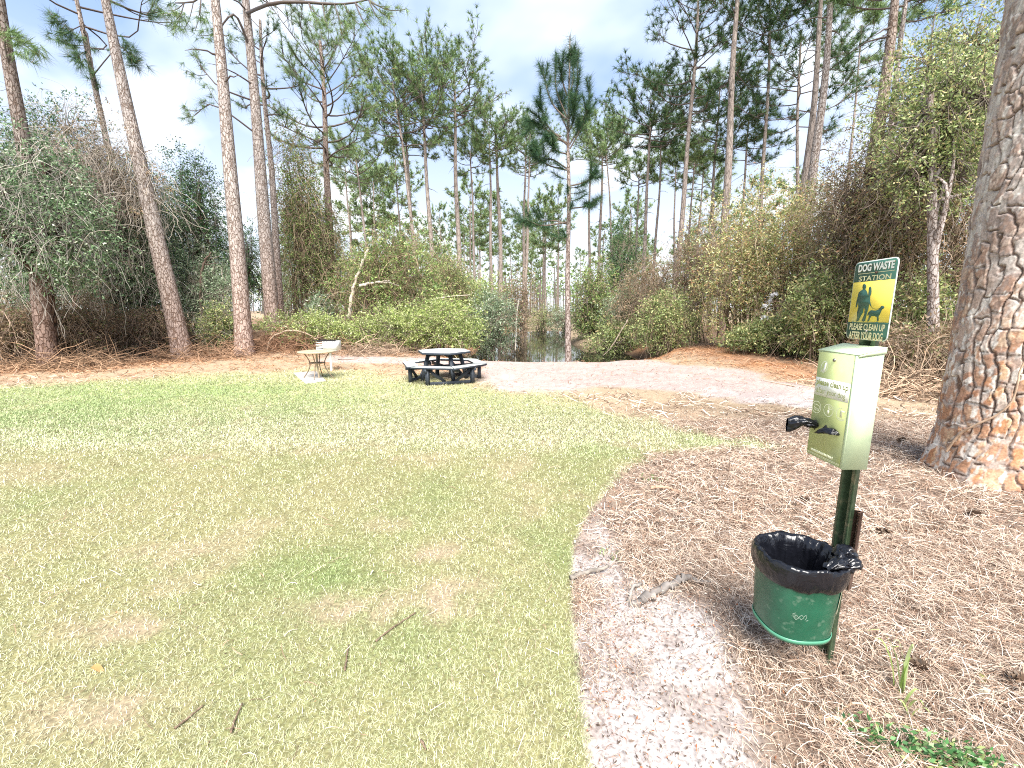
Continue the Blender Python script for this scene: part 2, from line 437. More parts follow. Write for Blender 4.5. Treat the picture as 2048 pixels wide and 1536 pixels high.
def ground_col(x, y):
    lf = lawn_fac(x, y); g, b = lawn_mix(x, y)
    lawn = mixc(mixc(np.broadcast_to(np.array((.19, .17, .085)), x.shape + (3,)), np.array((.11, .14, .05)), g), np.array((.26, .20, .145)), b * .7)
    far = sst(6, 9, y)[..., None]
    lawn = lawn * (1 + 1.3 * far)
    n = fbm(x * 4, y * 4, 71, 5); n2 = fbm(x * 1.1, y * 1.1, 72, 4)
    lit = mixc(np.broadcast_to(C_LITTER, x.shape + (3,)), np.array((.27, .205, .155)), sst(.42, .62, n))
    lit = mixc(lit, np.array((.21, .145, .10)), sst(.55, .7, fbm(x * 9, y * 9, 73, 3)) * .5)
    rust = sst(2.2, .0, np.minimum(np.abs(sdf(WOODL, x, y)), np.abs(sdf(WOODR, x, y)))) * sst(8.2, 10.5, y)
    lit = mixc(lit, C_RUST, np.clip(rust * (.35 + n2 * .9), 0, 1))
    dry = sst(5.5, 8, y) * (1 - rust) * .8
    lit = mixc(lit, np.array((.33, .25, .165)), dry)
    sand = mixc(np.broadcast_to(C_SAND, x.shape + (3,)), np.array((.34, .29, .27)), sst(.46, .62, n) * .7)
    sand = mixc(sand, np.array((.50, .46, .44)), sst(.58, .70, fbm(x * 3.2, y * 3.2, 74, 5)) * .85)
    sand = mixc(sand, np.array((.24, .20, .18)), sst(.52, .66, fbm(x * 6, y * 6, 75, 4)) * .85 * sst(6, 4, y))
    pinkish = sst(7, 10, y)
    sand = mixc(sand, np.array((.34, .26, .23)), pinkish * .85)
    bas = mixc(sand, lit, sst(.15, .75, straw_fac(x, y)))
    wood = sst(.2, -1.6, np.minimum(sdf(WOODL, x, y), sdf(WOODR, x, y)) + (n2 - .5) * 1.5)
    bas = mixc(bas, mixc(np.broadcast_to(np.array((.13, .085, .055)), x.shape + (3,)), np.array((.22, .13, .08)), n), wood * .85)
    under = sst(.2, -.6, sdf(POND, x, y))
    bas = mixc(bas, np.array((.05, .04, .03)), under)
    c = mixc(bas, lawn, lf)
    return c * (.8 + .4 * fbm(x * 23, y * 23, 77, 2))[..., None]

tt = np.arange(-3.3, 5.99, .013); Yg = 2.5 * np.sinh(tt)
wg = np.sqrt(Yg ** 2 + 2.5 ** 2)
sg = np.arange(-2.3, 2.3001, .0065)
XX = sg[None, :] * wg[:, None]; YY = np.repeat(Yg[:, None], len(sg), 1)
ZZ = terrain(XX, YY)
lf_ = lawn_fac(XX, YY); ZZ = ZZ + np.where(YY < 6, .018 * lf_, 0) * sst(6, 4.5, YY)
nr, ncn = XX.shape
ii = np.arange(nr * ncn).reshape(nr, ncn)
qq = np.stack([ii[:-1, :-1], ii[:-1, 1:], ii[1:, 1:], ii[1:, :-1]], -1).reshape(-1, 4)
M_ground = mat_attr("earth", .95, 0, .05, 55, .38)
mb = MB(); mb.add(np.stack([XX, YY, ZZ], -1).reshape(-1, 3), qq, None, ground_col(XX, YY).reshape(-1, 3))
tag(mb.build("ground", M_ground, smooth=True), kind="structure")

# pond water
m, t, b = new_mat("pond_water"); b.inputs["Base Color"].default_value = (.012, .012, .008, 1); b.inputs["Roughness"].default_value = .03
b.inputs["IOR"].default_value = 1.33; b.inputs["Specular IOR Level"].default_value = .6
tcn = t.nodes.new("ShaderNodeTexCoord"); wn = t.nodes.new("ShaderNodeTexNoise"); wn.inputs["Scale"].default_value = 1.6; wn.inputs["Detail"].default_value = 2
t.links.new(tcn.outputs["Object"], wn.inputs["Vector"]); wb = t.nodes.new("ShaderNodeBump"); wb.inputs["Strength"].default_value = .04; wb.inputs["Distance"].default_value = .05
t.links.new(wn.outputs["Fac"], wb.inputs["Height"]); t.links.new(wb.outputs[0], b.inputs["Normal"])
mb = MB(); mb.add([(-4, 14.4, -.5), (13, 14.4, -.5), (13, 53, -.5), (-4, 53, -.5)], [(0, 1, 2, 3)])
tag(mb.build("water", m), kind="structure")

# ------------------------------------------------------------------ grass and straw
def scatter(rng, n, y0, y1, pw=1.0, smax=1.42):
    """n points between distances y0 and y1, denser towards the near edge"""
    u = rng.random(n) ** pw
    y = y0 + (y1 - y0) * u
    s = rng.uniform(-smax, smax, n)
    return s * (y + .55), y

def blades(mb, rng, x, y, L, W, cols, lean, zoff=0.0):
    n = len(x); z = terrain(x, y) + zoff
    az = rng.uniform(0, 2 * np.pi, n); le = np.clip(rng.normal(lean, .35, n), .1, 1.5)
    d = np.stack([np.cos(az) * np.sin(le), np.sin(az) * np.sin(le), np.cos(le)], 1)
    side = np.stack([-np.sin(az), np.cos(az), np.zeros(n)], 1) * (W / 2)[:, None]
    p0 = np.stack([x, y, z], 1); p1 = p0 + d * (L * .55)[:, None]
    d2 = d.copy(); d2[:, 2] -= rng.uniform(.1, .8, n); d2 = norm(d2); p2 = p1 + d2 * (L * .45)[:, None]
    p2[:, 2] = np.maximum(p2[:, 2], z + .002)
    v = np.stack([p0 - side, p0 + side, p1 - side * .8, p1 + side * .8, p2], 1).reshape(-1, 3)
    i = np.arange(n)[:, None] * 5
    mb.add(v, i + np.array([[0, 1, 3, 2]]), i + np.array([[2, 3, 4]]), np.repeat(cols, 5, 0))

mb = MB()
for part_ in range(3):
    n = 400000
    y = .95 * 14.5 ** RN.random(n); x = RN.uniform(-1.42, 1.42, n) * (y + .55)
    k = x < 4.6; x, y = x[k], y[k]
    lf = lawn_fac(x, y); g, bb = lawn_mix(x, y)
    k = RN.random(len(x)) < lf * (1 - .6 * bb)
    x, y, g, bb = x[k], y[k], g[k], bb[k]; n = len(x)
    gi = np.clip(g * 1.15 + RN.normal(0, .28, n), 0, 1)
    c = mixc(np.broadcast_to(C_STRAW, (n, 3)), C_GREEN, gi)
    c = mixc(c, np.array((.66, .60, .45)), (RN.random(n) < .22) * RN.uniform(.3, .9, n) * (1 - g))
    c = mixc(c, np.array((.16, .11, .06)), (RN.random(n) < .11) * .8)
    c = c * RN.uniform(.55, 1.35, (n, 1)) * (1 - .26 * sst(4.5, 9, y))[:, None]
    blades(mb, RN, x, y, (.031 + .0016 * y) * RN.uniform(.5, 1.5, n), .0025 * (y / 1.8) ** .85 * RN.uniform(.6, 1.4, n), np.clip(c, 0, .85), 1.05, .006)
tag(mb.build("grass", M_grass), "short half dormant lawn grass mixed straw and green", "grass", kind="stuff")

def straws(mb, rng, x, y, L, cols, W, hmax):
    n = len(x); K = 4
    az = rng.uniform(0, 2 * np.pi, n); bend = rng.normal(0, .9, n)
    s = (np.arange(K) / (K - 1) - .5)[None, :]
    a = az[:, None] + bend[:, None] * s
    step = (L / (K - 1))[:, None]
    px = x[:, None] + np.cumsum(np.cos(a) * step, 1) - np.cos(az)[:, None] * L[:, None] * .5
    py = y[:, None] + np.cumsum(np.sin(a) * step, 1) - np.sin(az)[:, None] * L[:, None] * .5
    h0 = rng.random(n) ** 2 * hmax; tilt = rng.normal(0, .05, n) * L / .15
    pz = terrain(px, py) + .004 + np.maximum(h0[:, None] + tilt[:, None] * s + (.25 - s ** 2) * rng.uniform(0, .06, n)[:, None], 0)
    sx = -np.sin(a) * (W / 2)[:, None]; sy = np.cos(a) * (W / 2)[:, None]
    A = np.stack([px - sx, py - sy, pz], -1); B = np.stack([px + sx, py + sy, pz + W[:, None] * .5], -1)
    v = np.stack([A, B], 2).reshape(-1, 3)
    i = (np.arange(n) * K * 2)[:, None, None] + (np.arange(K - 1) * 2)[None, :, None] + np.array([0, 1, 3, 2])[None, None, :]
    mb.add(v, i.reshape(-1, 4), None, np.repeat(cols, K * 2, 0))

mb = MB()
for n, y0, y1, pw, L, W in ((300000, .8, 3.0, .8, .13, .0015), (240000, 3.0, 6.5, .85, .15, .0024), (70000, 6.5, 19, .75, .24, .009)):
    x, y = scatter(RN, n, y0, y1, pw, 1.5)
    lf = lawn_fac(x, y); sf = straw_fac(x, y)
    pr = (1 - lf) * (.05 + .95 * sf) * np.where(y > 6.5, .65, 1)
    cl = fbm(x * 2.2, y * 2.2, 81, 4)
    pr = pr * (.25 + 1.3 * sst(.36, .6, cl)) 
    pr = pr * (1 - sst(0, -2.5, np.minimum(sdf(WOODL, x, y), sdf(WOODR, x, y))) * .8) * (sdf(POND, x, y) > .2)
    pr = np.maximum(pr, .006 * (y < 6))
    k = RN.random(len(x)) < pr
    x, y = x[k], y[k]; n = len(x)
    c = pal(RN, [(.42, .31, .23), (.53, .43, .34), (.25, .16, .11), (.63, .55, .47), (.13, .08, .055)], n, .3, [.26, .24, .22, .10, .18])
    rust = sst(9, 12, y) * .7
    c = mixc(c, np.array((.40, .19, .085)), rust)
    straws(mb, RN, x, y, L * RN.uniform(.3, 1.3, n) * (.35 + .65 * straw_fac(x, y)), np.clip(c, 0, .8), W * RN.uniform(.6, 1.7, n), .05)
tag(mb.build("pine_straw", M_straw), "fallen tan and rust pine needles covering the bare ground", "pine straw", kind="stuff")

# crumbs: bark flakes, broken leaves and dark specks in the sand
mb = MB()
x, y = scatter(RN, 170000, .9, 7.5, .75, 1.5)
lf = lawn_fac(x, y)
k = (RN.random(len(x)) < np.where(lf > .5, .05, .8)); x, y = x[k], y[k]; n = len(x)
pos = np.stack([x, y, terrain(x, y) + RN.uniform(.006, .02, n)], 1)
ax = RN.normal(size=(n, 3)); ax[:, 2] *= .25
c = pal(RN, [(.08, .055, .04), (.13, .09, .065), (.34, .13, .06), (.5, .42, .34), (.62, .57, .5)], n, .3, [.40, .26, .16, .10, .08])
leaves(mb, pos, ax, RN.uniform(.006, .028, n), RN.uniform(.003, .010, n), c, RN)
tag(mb.build("ground_litter", M_straw), "bark crumbs and leaf bits strewn over sand and lawn", "litter", kind="stuff")

# ------------------------------------------------------------------ trees
W1 = (1., 1., 1.)
NEEDLE_COLS = {"dark": [(.045, .095, .04), (.07, .135, .05), (.10, .17, .06)],
               "mid": [(.11, .18, .07), (.16, .245, .09), (.22, .30, .12)],
               "pale": [(.14, .22, .09), (.19, .27, .11), (.24, .31, .14)],
               "young": [(.025, .07, .035), (.04, .10, .045), (.085, .15, .06)]}

def trunk_path(base, top, rng, wob=.012, k=22):
    base = np.asarray(base, float); top = np.asarray(top, float)
    t = np.linspace(0, 1, k); L = np.linalg.norm(top - base)
    ph = rng.uniform(0, 6.28, 4)
    off = np.stack([np.sin(t * 5 + ph[0]) - np.sin(ph[0]) + .4 * (np.sin(t * 13 + ph[1]) - np.sin(ph[1])),
                    np.sin(t * 4 + ph[2]) - np.sin(ph[2]) + .4 * (np.sin(t * 11 + ph[3]) - np.sin(ph[3])), np.zeros(k)], 1)
    off = off - off[-1] * t[:, None]
    return base + (top - base) * t[:, None] + off * wob * L * .35

def path_at(p, t):
    f = np.clip(t, 0, 1) * (len(p) - 1); i = np.minimum(f.astype(int), len(p) - 2); f = (f - i)[..., None]
    return p[i] * (1 - f) + p[i + 1] * f

def tufts(mb, ctr, dr, n, L, W, cols, rng, spread=.9):
    T = len(ctr)
    if T == 0: return
    pos = np.repeat(ctr, n, 0); d = np.repeat(norm(dr), n, 0)
    pos = pos - d * rng.uniform(0, .35, (T * n, 1)) * L
    ax = d * .6 + norm(rng.normal(size=(T * n, 3))) * rng.uniform(.35, 1.25, (T * n, 1)) * spread
    base = np.repeat(pal(rng, cols, T, .18), n, 0) * rng.uniform(.75, 1.25, (T * n, 1))
    dead = rng.random(T * n) < .03
    base[dead] = (.22, .13, .05)
    needles(mb, pos, ax, L * rng.uniform(.7, 1.15, T * n), W, base, rng)

def pine(label, base, top, r0, lo, spread, nl, seed, nkind="mid", nL=.28, nN=26, nW=.012, twigs=5, mat=None, group=None,
         upsweep=.35, name="pine_tree", cat="pine tree", dead=4, hand=(), flare=.28, tint=W1, tip=.3, flat=1.0, sides=9, wob=.012, prof=None):
    rng = np.random.default_rng(seed)
    base = np.array(base, float); base[2] = float(terrain(base[0], base[1])) - .06
    root = thing(name, base, label, cat, group)
    p = trunk_path(base, top, rng, wob)
    t = np.linspace(0, 1, len(p)); hgt = p[-1, 2] - p[0, 2]
    r = r0 * (1 - (1 - tip) * t ** 1.15) + r0 * flare * np.exp(-(p[:, 2] - base[2]) / .45)
    tb = MB()
    pf = np.concatenate([path_at(p, np.array([0, .004, .009, .016, .03])), p[1:]]); rf = np.concatenate([np.interp([0, .004, .009, .016, .03], t, r), r[1:]])
    low = np.clip((pf[:, 2] - base[2]) / 5.0, 0, 1)
    cc = np.repeat(np.stack([1.0 + 0 * low, .82 + .18 * low, .74 + .26 * low], 1) * np.asarray(tint), 12 if sides > 8 else sides, 0)
    mb_s = 12 if sides > 8 else sides
    tubes(tb, pf, rf, mb_s, (1, 1, 1)); tb.c[-1] = cc
    tb.build("trunk", mat or M_bark, root, base, smooth=True)
    lb = MB(); ctr, drs = [], []
    P5, R5 = [], []
    for i in range(nl):
        u = (i + rng.random()) / nl; tt_ = lo + (1 - lo) * u * .985
        s = path_at(p, np.array([tt_]))[0]
        az = i * 2.39996 + rng.uniform(-.5, .5)
        pr = (prof(u) if prof else .55 + .6 * math.sin(math.pi * min(.12 + u * .86, 1)))
        Ls = spread * pr * rng.uniform(.65, 1.2)
        el = math.radians(-8 + 58 * u ** 1.3 + rng.uniform(-12, 12)) * flat
        dh = np.array((math.cos(az), math.sin(az), 0)); k = np.linspace(0, 1, 6)[:, None]
        sid = np.array((-dh[1], dh[0], 0)) * rng.uniform(-.25, .25)
        q = s + dh * Ls * math.cos(el) * k + np.array((0, 0, 1)) * Ls * (math.sin(el) * k + upsweep * k ** 2 * rng.uniform(.4, 1.3)) + sid * Ls * np.sin(k * 4)
        rl = max(r0 * .22 * (.5 + .7 * pr) * (1 - .5 * u), .012)
        P5.append(q); R5.append(np.linspace(rl, rl * .35, 6))
        for j in range(twigs):
            f = rng.uniform(.35, 1.0) ** .7 if j else 1.0
            a = path_at(q, np.array([f]))[0]
            d = norm(q[-1] - q[0]) * .75 + rng.normal(size=3) * np.array((.75, .75, .35)) + np.array((0, 0, .22)); d = norm(d)
            lt = Ls * rng.uniform(.14, .38) + .12
            kk = np.linspace(0, 1, 6)[:, None]
            e = a + d * lt * kk + np.array((0, 0, 1)) * lt * .25 * kk ** 2
            P5.append(e); R5.append(np.linspace(rl * .4, .007, 6))
            for f2 in (1.0, .62):
                ctr.append(path_at(e, np.array([f2]))[0]); drs.append(e[-1] - e[-2])
    for i in range(dead):
        tt_ = lo * rng.uniform(.55, 1.0); s = path_at(p, np.array([tt_]))[0]; az = rng.uniform(0, 6.28)
        k = np.linspace(0, 1, 6)[:, None]; Ls = spread * rng.uniform(.12, .45)
        d = np.array((math.cos(az), math.sin(az), rng.uniform(-.3, .4)))
        P5.append(s + d * Ls * k + np.array((0, 0, -.3)) * Ls * k ** 2 + rng.normal(size=(6, 3)) * .02 * Ls); R5.append(np.linspace(r0 * .12 + .006, .005, 6))
    for h in hand:                       # limbs the photograph shows: (fraction up the trunk, list of points, tuft spots)
        tt_, pts, spots = h[:3]; rl = h[3] if len(h) > 3 else r0 * .3
        pts = np.array([path_at(p, np.array([tt_]))[0]] + [np.asarray(a, float) for a in pts])
        q = curve_pts(pts, 6 if len(pts) < 4 else 12)
        for a in range(0, len(q) - 5, 5): P5.append(q[a:a + 6]); R5.append(np.linspace(rl * (1 - a / len(q) * .7), rl * (1 - (a + 5) / len(q) * .75), 6))
        if (len(q) - 1) % 5: P5.append(q[-6:]); R5.append(np.linspace(rl * .4, rl * .2, 6))
        for sp in spots:
            sp = np.asarray(sp, float); j = np.argmin(np.linalg.norm(q - sp, axis=1)); j = max(0, j - 1)
            kk = np.linspace(0, 1, 6)[:, None]
            e = q[j] + (sp - q[j]) * kk + np.array((0, 0, -.12)) * np.sin(kk * math.pi) * np.linalg.norm(sp - q[j])
            P5.append(e); R5.append(np.linspace(rl * .35, .01, 6))
            for f2 in (1., .8, .55):
                for rr in range(2):
                    ctr.append(path_at(e, np.array([f2]))[0] + rng.normal(size=3) * .12); drs.append(norm(e[-1] - e[0]) + rng.normal(size=3) * .7)
    if P5:
        tubes(lb, np.array(P5), np.array(R5), 4, np.array((.13, .10, .085)))
    if ctr:
        tufts(lb, np.array(ctr), np.array(drs), nN, nL, nW, NEEDLE_COLS[nkind], rng)
    lb.build("crown", M_needle, root, base)
    return root

def pine_px(label, bpx, tpx, Y, wpx, crown_py, spread_px, nl, seed, dY=0.0, **k):
    """pine whose trunk runs between two sight lines at distance Y; crown from crown_py upwards"""
    b_ = P(bpx[0], bpx[1], Y); t_ = P(tpx[0], tpx[1], Y + dY)
    z = Y / (CP + SP * (768 - bpx[1]) / FPX)
    zc = P(tpx[0], crown_py - (35 if Y > 30 else 0), Y)[2]
    g0 = float(terrain(b_[0], b_[1])); lo = float(np.clip((zc - g0) / (t_[2] - g0), .05, .98))
    return pine(label, b_, t_, wpx / FPX * z * .5, lo, spread_px / FPX * z * .5 / .9, nl, seed, **k)

# --- tall pines on the left
def PP(Y, *pts): return [P(a, b_, Y) for a, b_ in pts]
pine_px("dark pine trunk at the left edge of the photo, half hidden by the thicket", (98, 725), (-52, -330), 13.0, 30, -120, 300, 12, 101, dY=-.3,
        group="tall pines on the left", nN=30, nL=.34, dead=0, tint=(.62, .58, .56),
        hand=[(.60, PP(12.6, (10, 78), (45, 88), (72, 108)), PP(12.6, (40, 78), (62, 92), (80, 112), (55, 112), (18, 70)), .025)])
pine_px("slim pine with drooping needle tufts behind the leaning pine", (300, 700), (128, -120), 17.5, 15, 60, 250, 12, 102,
        group="tall pines on the left", nkind="dark", nL=.42, nN=44, nW=.011, dead=2, tint=(.8, .78, .76),
        hand=[(.70, PP(17.3, (170, 55), (130, 70)), PP(17.3, (108, 70), (130, 88), (120, 52), (150, 78), (98, 22)), .04),
              (.66, PP(17.3, (180, 105), (155, 112)), PP(17.3, (148, 112), (165, 128), (178, 135)), .03),
              (.70, PP(17.6, (235, 95), (262, 112)), PP(17.6, (262, 105), (285, 118), (272, 135), (258, 92)), .03)])
pine_px("big grey pine leaning left with its foot in the thicket edge", (366, 708), (188, -110), 15.5, 33, -60, 320, 8, 103,
        group="tall pines on the left", nL=.34, dead=1, wob=.006)
pine_px("straight scaly pine with a reddish foot left of the round table", (489, 700), (412, -190), 16.0, 31, -120, 420, 8, 104,
        group="tall pines on the left", nL=.34, dead=2, wob=.005,
        hand=[(.86, PP(15.8, (395, 0), (350, 6)), PP(15.8, (335, 22), (352, 40), (370, 55), (390, 62), (400, 30), (345, 60)), .05)])
pine_px("pale pine with a long overhead limb, partner of a thinner stem", (546, 655), (478, -160), 19.5, 27, -90, 420, 8, 105,
        group="tall pines on the left", nL=.34, dead=3, wob=.006,
        hand=[(.80, PP(17.0, (540, 8), (600, 4), (660, 8), (705, 6), (765, -8)),
               PP(16.8, (636, 48), (655, 55), (645, 36), (700, 30), (722, 50), (740, 58), (765, 44), (788, 34), (812, 18), (775, 12), (740, 22), (690, 58)), .075),
              (.72, PP(18.8, (470, 30), (440, 60), (455, 75)), PP(18.8, (425, 72), (440, 80), (460, 68), (395, 70)), .06),
              (.60, PP(18.6, (440, 175), (400, 130)), PP(18.6, (372, 140), (395, 115), (385, 105)), .04),
              (.52, PP(18.6, (430, 210), (390, 230)), PP(18.6, (372, 235), (365, 215), (400, 200), (415, 172)), .04)])
pine_px("thin pale stem standing against the right side of the limbed pine", (560, 655), (520, 40), 21.0, 15, 250, 90, 10, 106,
        group="tall pines on the left", nkind="dark", nL=.3, nN=30, tint=(.95, .93, .92))
pine_px("bushy topped pine wrapped in creeper between lawn and pond, left of the photo centre", (668, 640), (640, 82), 25.0, 17, 330, 185, 28, 107, twigs=12, nkind="mid",
        group="tall pines on the left", nL=.34, nN=34, nW=.014, dead=10, tint=(.8, .72, .68), prof=lambda u: .5 + .5 * math.sin(math.pi * min(.2 + u * .8, 1)))

# --- young pine at the water's edge
def young_pine():
    rng = np.random.default_rng(7); Y = 15.0
    base = P(1137, 718, Y); base[2] = float(terrain(base[0], base[1])) - .05
    root = thing("young_pine", base, "young pine with upswept bottlebrush branches alone at the water's edge", "pine tree")
    z2 = lambda a, b_, d=0.: P(600 + a / 2.926, b_ / 2.926, Y + d)
    tp = curve_pts([base, P(1135, 560, Y), P(1138, 400, Y), P(1136, 290, Y), P(1138, 200, Y), P(1140, 72, Y)], 26)
    tb = MB(); tubes(tb, tp, np.linspace(.098, .018, 26) + .03 * np.exp(-np.linspace(0, 12, 26)), 10, (.84, .80, .78)); tb.build("trunk", M_bark, root, base, smooth=True)
    br = [[(1565, 690), (1500, 520), (1498, 330)], [(1560, 700), (1480, 610), (1440, 500), (1418, 380)], [(1560, 835), (1470, 790), (1400, 690), (1330, 635)],
          [(1530, 800), (1440, 760), (1370, 735), (1315, 715)], [(1570, 700), (1615, 600), (1628, 310)], [(1575, 850), (1640, 740), (1690, 600), (1697, 450)],
          [(1565, 850), (1450, 740), (1415, 640), (1400, 600)], [(1560, 995), (1450, 965), (1385, 900), (1368, 830)], [(1560, 985), (1470, 930), (1400, 940), (1350, 880)],
          [(1560, 1310), (1470, 1290), (1340, 1310), (1245, 1225)], [(1560, 1300), (1420, 1320), (1330, 1290), (1260, 1290)], [(1575, 1090), (1680, 1060), (1740, 1000)],
          [(1575, 1220), (1660, 1210), (1720, 1180), (1760, 1150)], [(1562, 560), (1530, 440), (1545, 300)], [(1575, 560), (1600, 450), (1590, 300)],
          [(1570, 780), (1600, 700), (1610, 560)], [(1565, 760), (1530, 660), (1535, 520)], [(1580, 870), (1620, 800), (1680, 680), (1690, 640)], [(1560, 900), (1500, 880), (1440, 800)]]
    lb = MB(); nb = lb
    def brush(q, a, n, L):
        f = rng.uniform(a, 1, n); pos = path_at(q, f); tan = norm(path_at(q, np.minimum(f + .05, 1)) - path_at(q, np.maximum(f - .05, 0)))
        ax = tan * .75 + norm(rng.normal(size=(n, 3))) * .95
        c = pal(rng, NEEDLE_COLS["young"], n, .3)
        needles(nb, pos, ax, L * rng.uniform(.7, 1.15, n), .0095, c, rng)
    brush(tp[-10:], 0, 700, .31)
    for k_, b_ in enumerate(br):
        dd = rng.uniform(-.9, .9)
        q = curve_pts([z2(a, b2, dd * i / max(len(b_) - 1, 1)) for i, (a, b2) in enumerate(b_)], 12)
        tubes(lb, q, np.linspace(.028, .010, 12), 5, (.16, .12, .09)); brush(q, .30, 560, .31)
        for s_ in range(3):
            a = path_at(q, np.array([rng.uniform(.35, .8)]))[0]; d = norm(q[-1] - q[-4] + rng.normal(size=3) * .5 * np.linalg.norm(q[-1] - q[-4]))
            e = np.array([a, a + d * .25, a + d * .5 + (0, 0, .06)]); e = curve_pts(e, 6)
            tubes(lb, e, np.linspace(.012, .006, 6), 4, (.16, .12, .09)); brush(e, .2, 240, .28)
    for i in range(9):
        a = path_at(tp, np.array([rng.uniform(.28, .5)]))[0]; az = rng.uniform(0, 6.28); d = np.array((math.cos(az), math.sin(az), .1))
        e = curve_pts([a, a + d * .3, a + d * .6 + (0, 0, .1)], 6); tubes(lb, e, np.linspace(.012, .006, 6), 4, (.16, .12, .09)); brush(e, .3, 200, .26)
    lb.build("crown", M_needle, root, base)
young_pine()

# --- pines beyond the pond, centre: (label, base px, top px, Y, trunk px, crown start py, spread px, limbs, kind)
CEN = [
    ("crooked many limbed pine with the leftmost crown of the clump behind the creeper mound", (850, 640), (785, 165), 34, 9, 330, 150, 26, "mid"),
    ("pine with the broad brownish crown in the middle of the clump behind the mound", (868, 640), (842, 158), 36, 11, 320, 130, 26, "mid"),
    ("pine with a thick straight trunk and a loose high crown, tallest behind the pond", (926, 640), (908, 152), 38, 12, 290, 120, 24, "mid"),
    ("low crowned pine leaning out left of the clump with a pale yellow green tuft", (742, 560), (712, 318), 36, 8, 400, 110, 14, "pale"),
    ("slender pine with a rounded crown just right of the tallest one", (986, 640), (978, 262), 44, 8, 370, 95, 18, "mid"),
    ("thick dark trunk pine with a flat crown between the tallest and the young pine", (1003, 640), (992, 258), 46, 11, 350, 100, 18, "mid"),
    ("thin pine with a small crown left of the young pine's trunk", (1046, 640), (1060, 268), 48, 7, 370, 90, 16, "mid"),
    ("thin pine whose crown shows behind the young pine's left branches", (1048, 640), (1052, 290), 52, 8, 390, 80, 14, "mid"),
    ("leaning slender pine just right of the young pine", (1190, 640), (1206, 268), 44, 8, 370, 100, 18, "mid"),
    ("slender pine with its crown touching the young pine's right branches", (1180, 640), (1182, 266), 46, 7, 360, 85, 16, "mid"),
    ("thin pine arching slightly left over the dark creeper column", (1228, 640), (1212, 300), 40, 6, 370, 80, 14, "mid"),
    ("dark pine with a spreading two tier crown right of the pond gap", (1288, 640), (1302, 200), 33, 9, 330, 120, 22, "dark"),
    ("short pine with a light green low crown beside the two tier pine", (1268, 640), (1278, 348), 40, 7, 410, 70, 12, "mid"),
    ("pine forking behind the two tier one with a small round crown", (1300, 640), (1322, 272), 36, 7, 330, 80, 14, "dark"),
    ("slim pine with bare lower stem before the pale sky gap", (1348, 640), (1352, 325), 42, 6, 400, 75, 14, "mid"),
    ("faint slim pine left of the clump near the creeper pine", (706, 620), (690, 330), 42, 6, 420, 70, 12, "pale"),
    ("dark twin stem pine inside the clump behind the creeper mound", (832, 640), (806, 205), 37, 8, 350, 110, 18, "mid"),
    ("pine with drooping lower boughs behind the pond's left bushes", (948, 640), (940, 300), 42, 7, 380, 80, 14, "mid"),
]
for i, (lab, b_, t_, Y, wp, cpy, spx, nl, kd) in enumerate(CEN):
    pine_px(lab, b_, t_, Y, wp, cpy, spx, nl, 200 + i, nkind=kd, nL=.42, nN=22, nW=.036, twigs=11, mat=M_bark_far, sides=7, flare=.1, group="pines behind the pond", dead=7, upsweep=.45)

# --- pines on the right
RIGHT = [
    ("tall pine with a dense swept crown at the right edge of the open sky", (1345, 640), (1398, -60), 27, 11.5, 250, 160, 30, "dark", {}),
    ("straight bare trunked pine right of the swept crown pine", (1447, 640), (1480, -80), 23, 18, -40, 240, 10, "dark", {}),
    ("pine with a forked spreading top at the photo's upper edge", (1512, 640), (1541, -60), 26, 9, 110, 190, 20, "dark", {}),
    ("darker pine with stacked boughs between two bare trunks", (1420, 640), (1440, 170), 31, 8, 350, 120, 20, "mid", {}),
    ("back one of two close grey trunks above the rusty bushes", (1585, 640), (1648, -70), 21, 17, -40, 260, 8, "dark", {}),
    ("front one of two close grey trunks above the rusty bushes", (1588, 640), (1667, -90), 19, 21, -60, 260, 8, "mid", {}),
    ("dark pine with a ragged crown touching the two close trunks", (1592, 640), (1602, 60), 25, 9, 260, 170, 24, "dark", {}),
    ("faint thin pine with a small umbrella crown left of the thick trunk", (1668, 640), (1724, 50), 27, 7, 140, 120, 14, "mid", {}),
    ("thick grey pine trunk wrapped by creeper left of the bark plated pine", (1700, 690), (1796, -60), 14.5, 33, -40, 320, 6, "mid", dict(tint=(.85, .78, .72))),
    ("thinner trunk close behind the thick creeper wrapped pine", (1748, 660), (1822, -60), 17, 17, 20, 200, 12, "mid", {}),
    ("small forked pine low between bare trunks at the right of the pond", (1470, 640), (1500, 215), 30, 7, 330, 110, 18, "dark", {}),
    ("thin crooked pine in the gap left of the bare trunked pine", (1386, 640), (1408, 330), 38, 6, 420, 80, 14, "mid", {}),
    ("slim grey pine between the swept crown pine and the stacked bough pine", (1368, 640), (1390, 300), 36, 6, 380, 70, 12, "mid", {}),
]
for i, (lab, b_, t_, Y, wp, cpy, spx, nl, kd, kk) in enumerate(RIGHT):
    pine_px(lab, b_, t_, Y, wp, cpy, spx, nl, 300 + i, nkind=kd, nL=.38, nN=28, nW=.026, twigs=13, mat=M_bark_far if Y > 20 else M_bark, flare=.1, sides=9, group="pines on the right", dead=6, **kk)

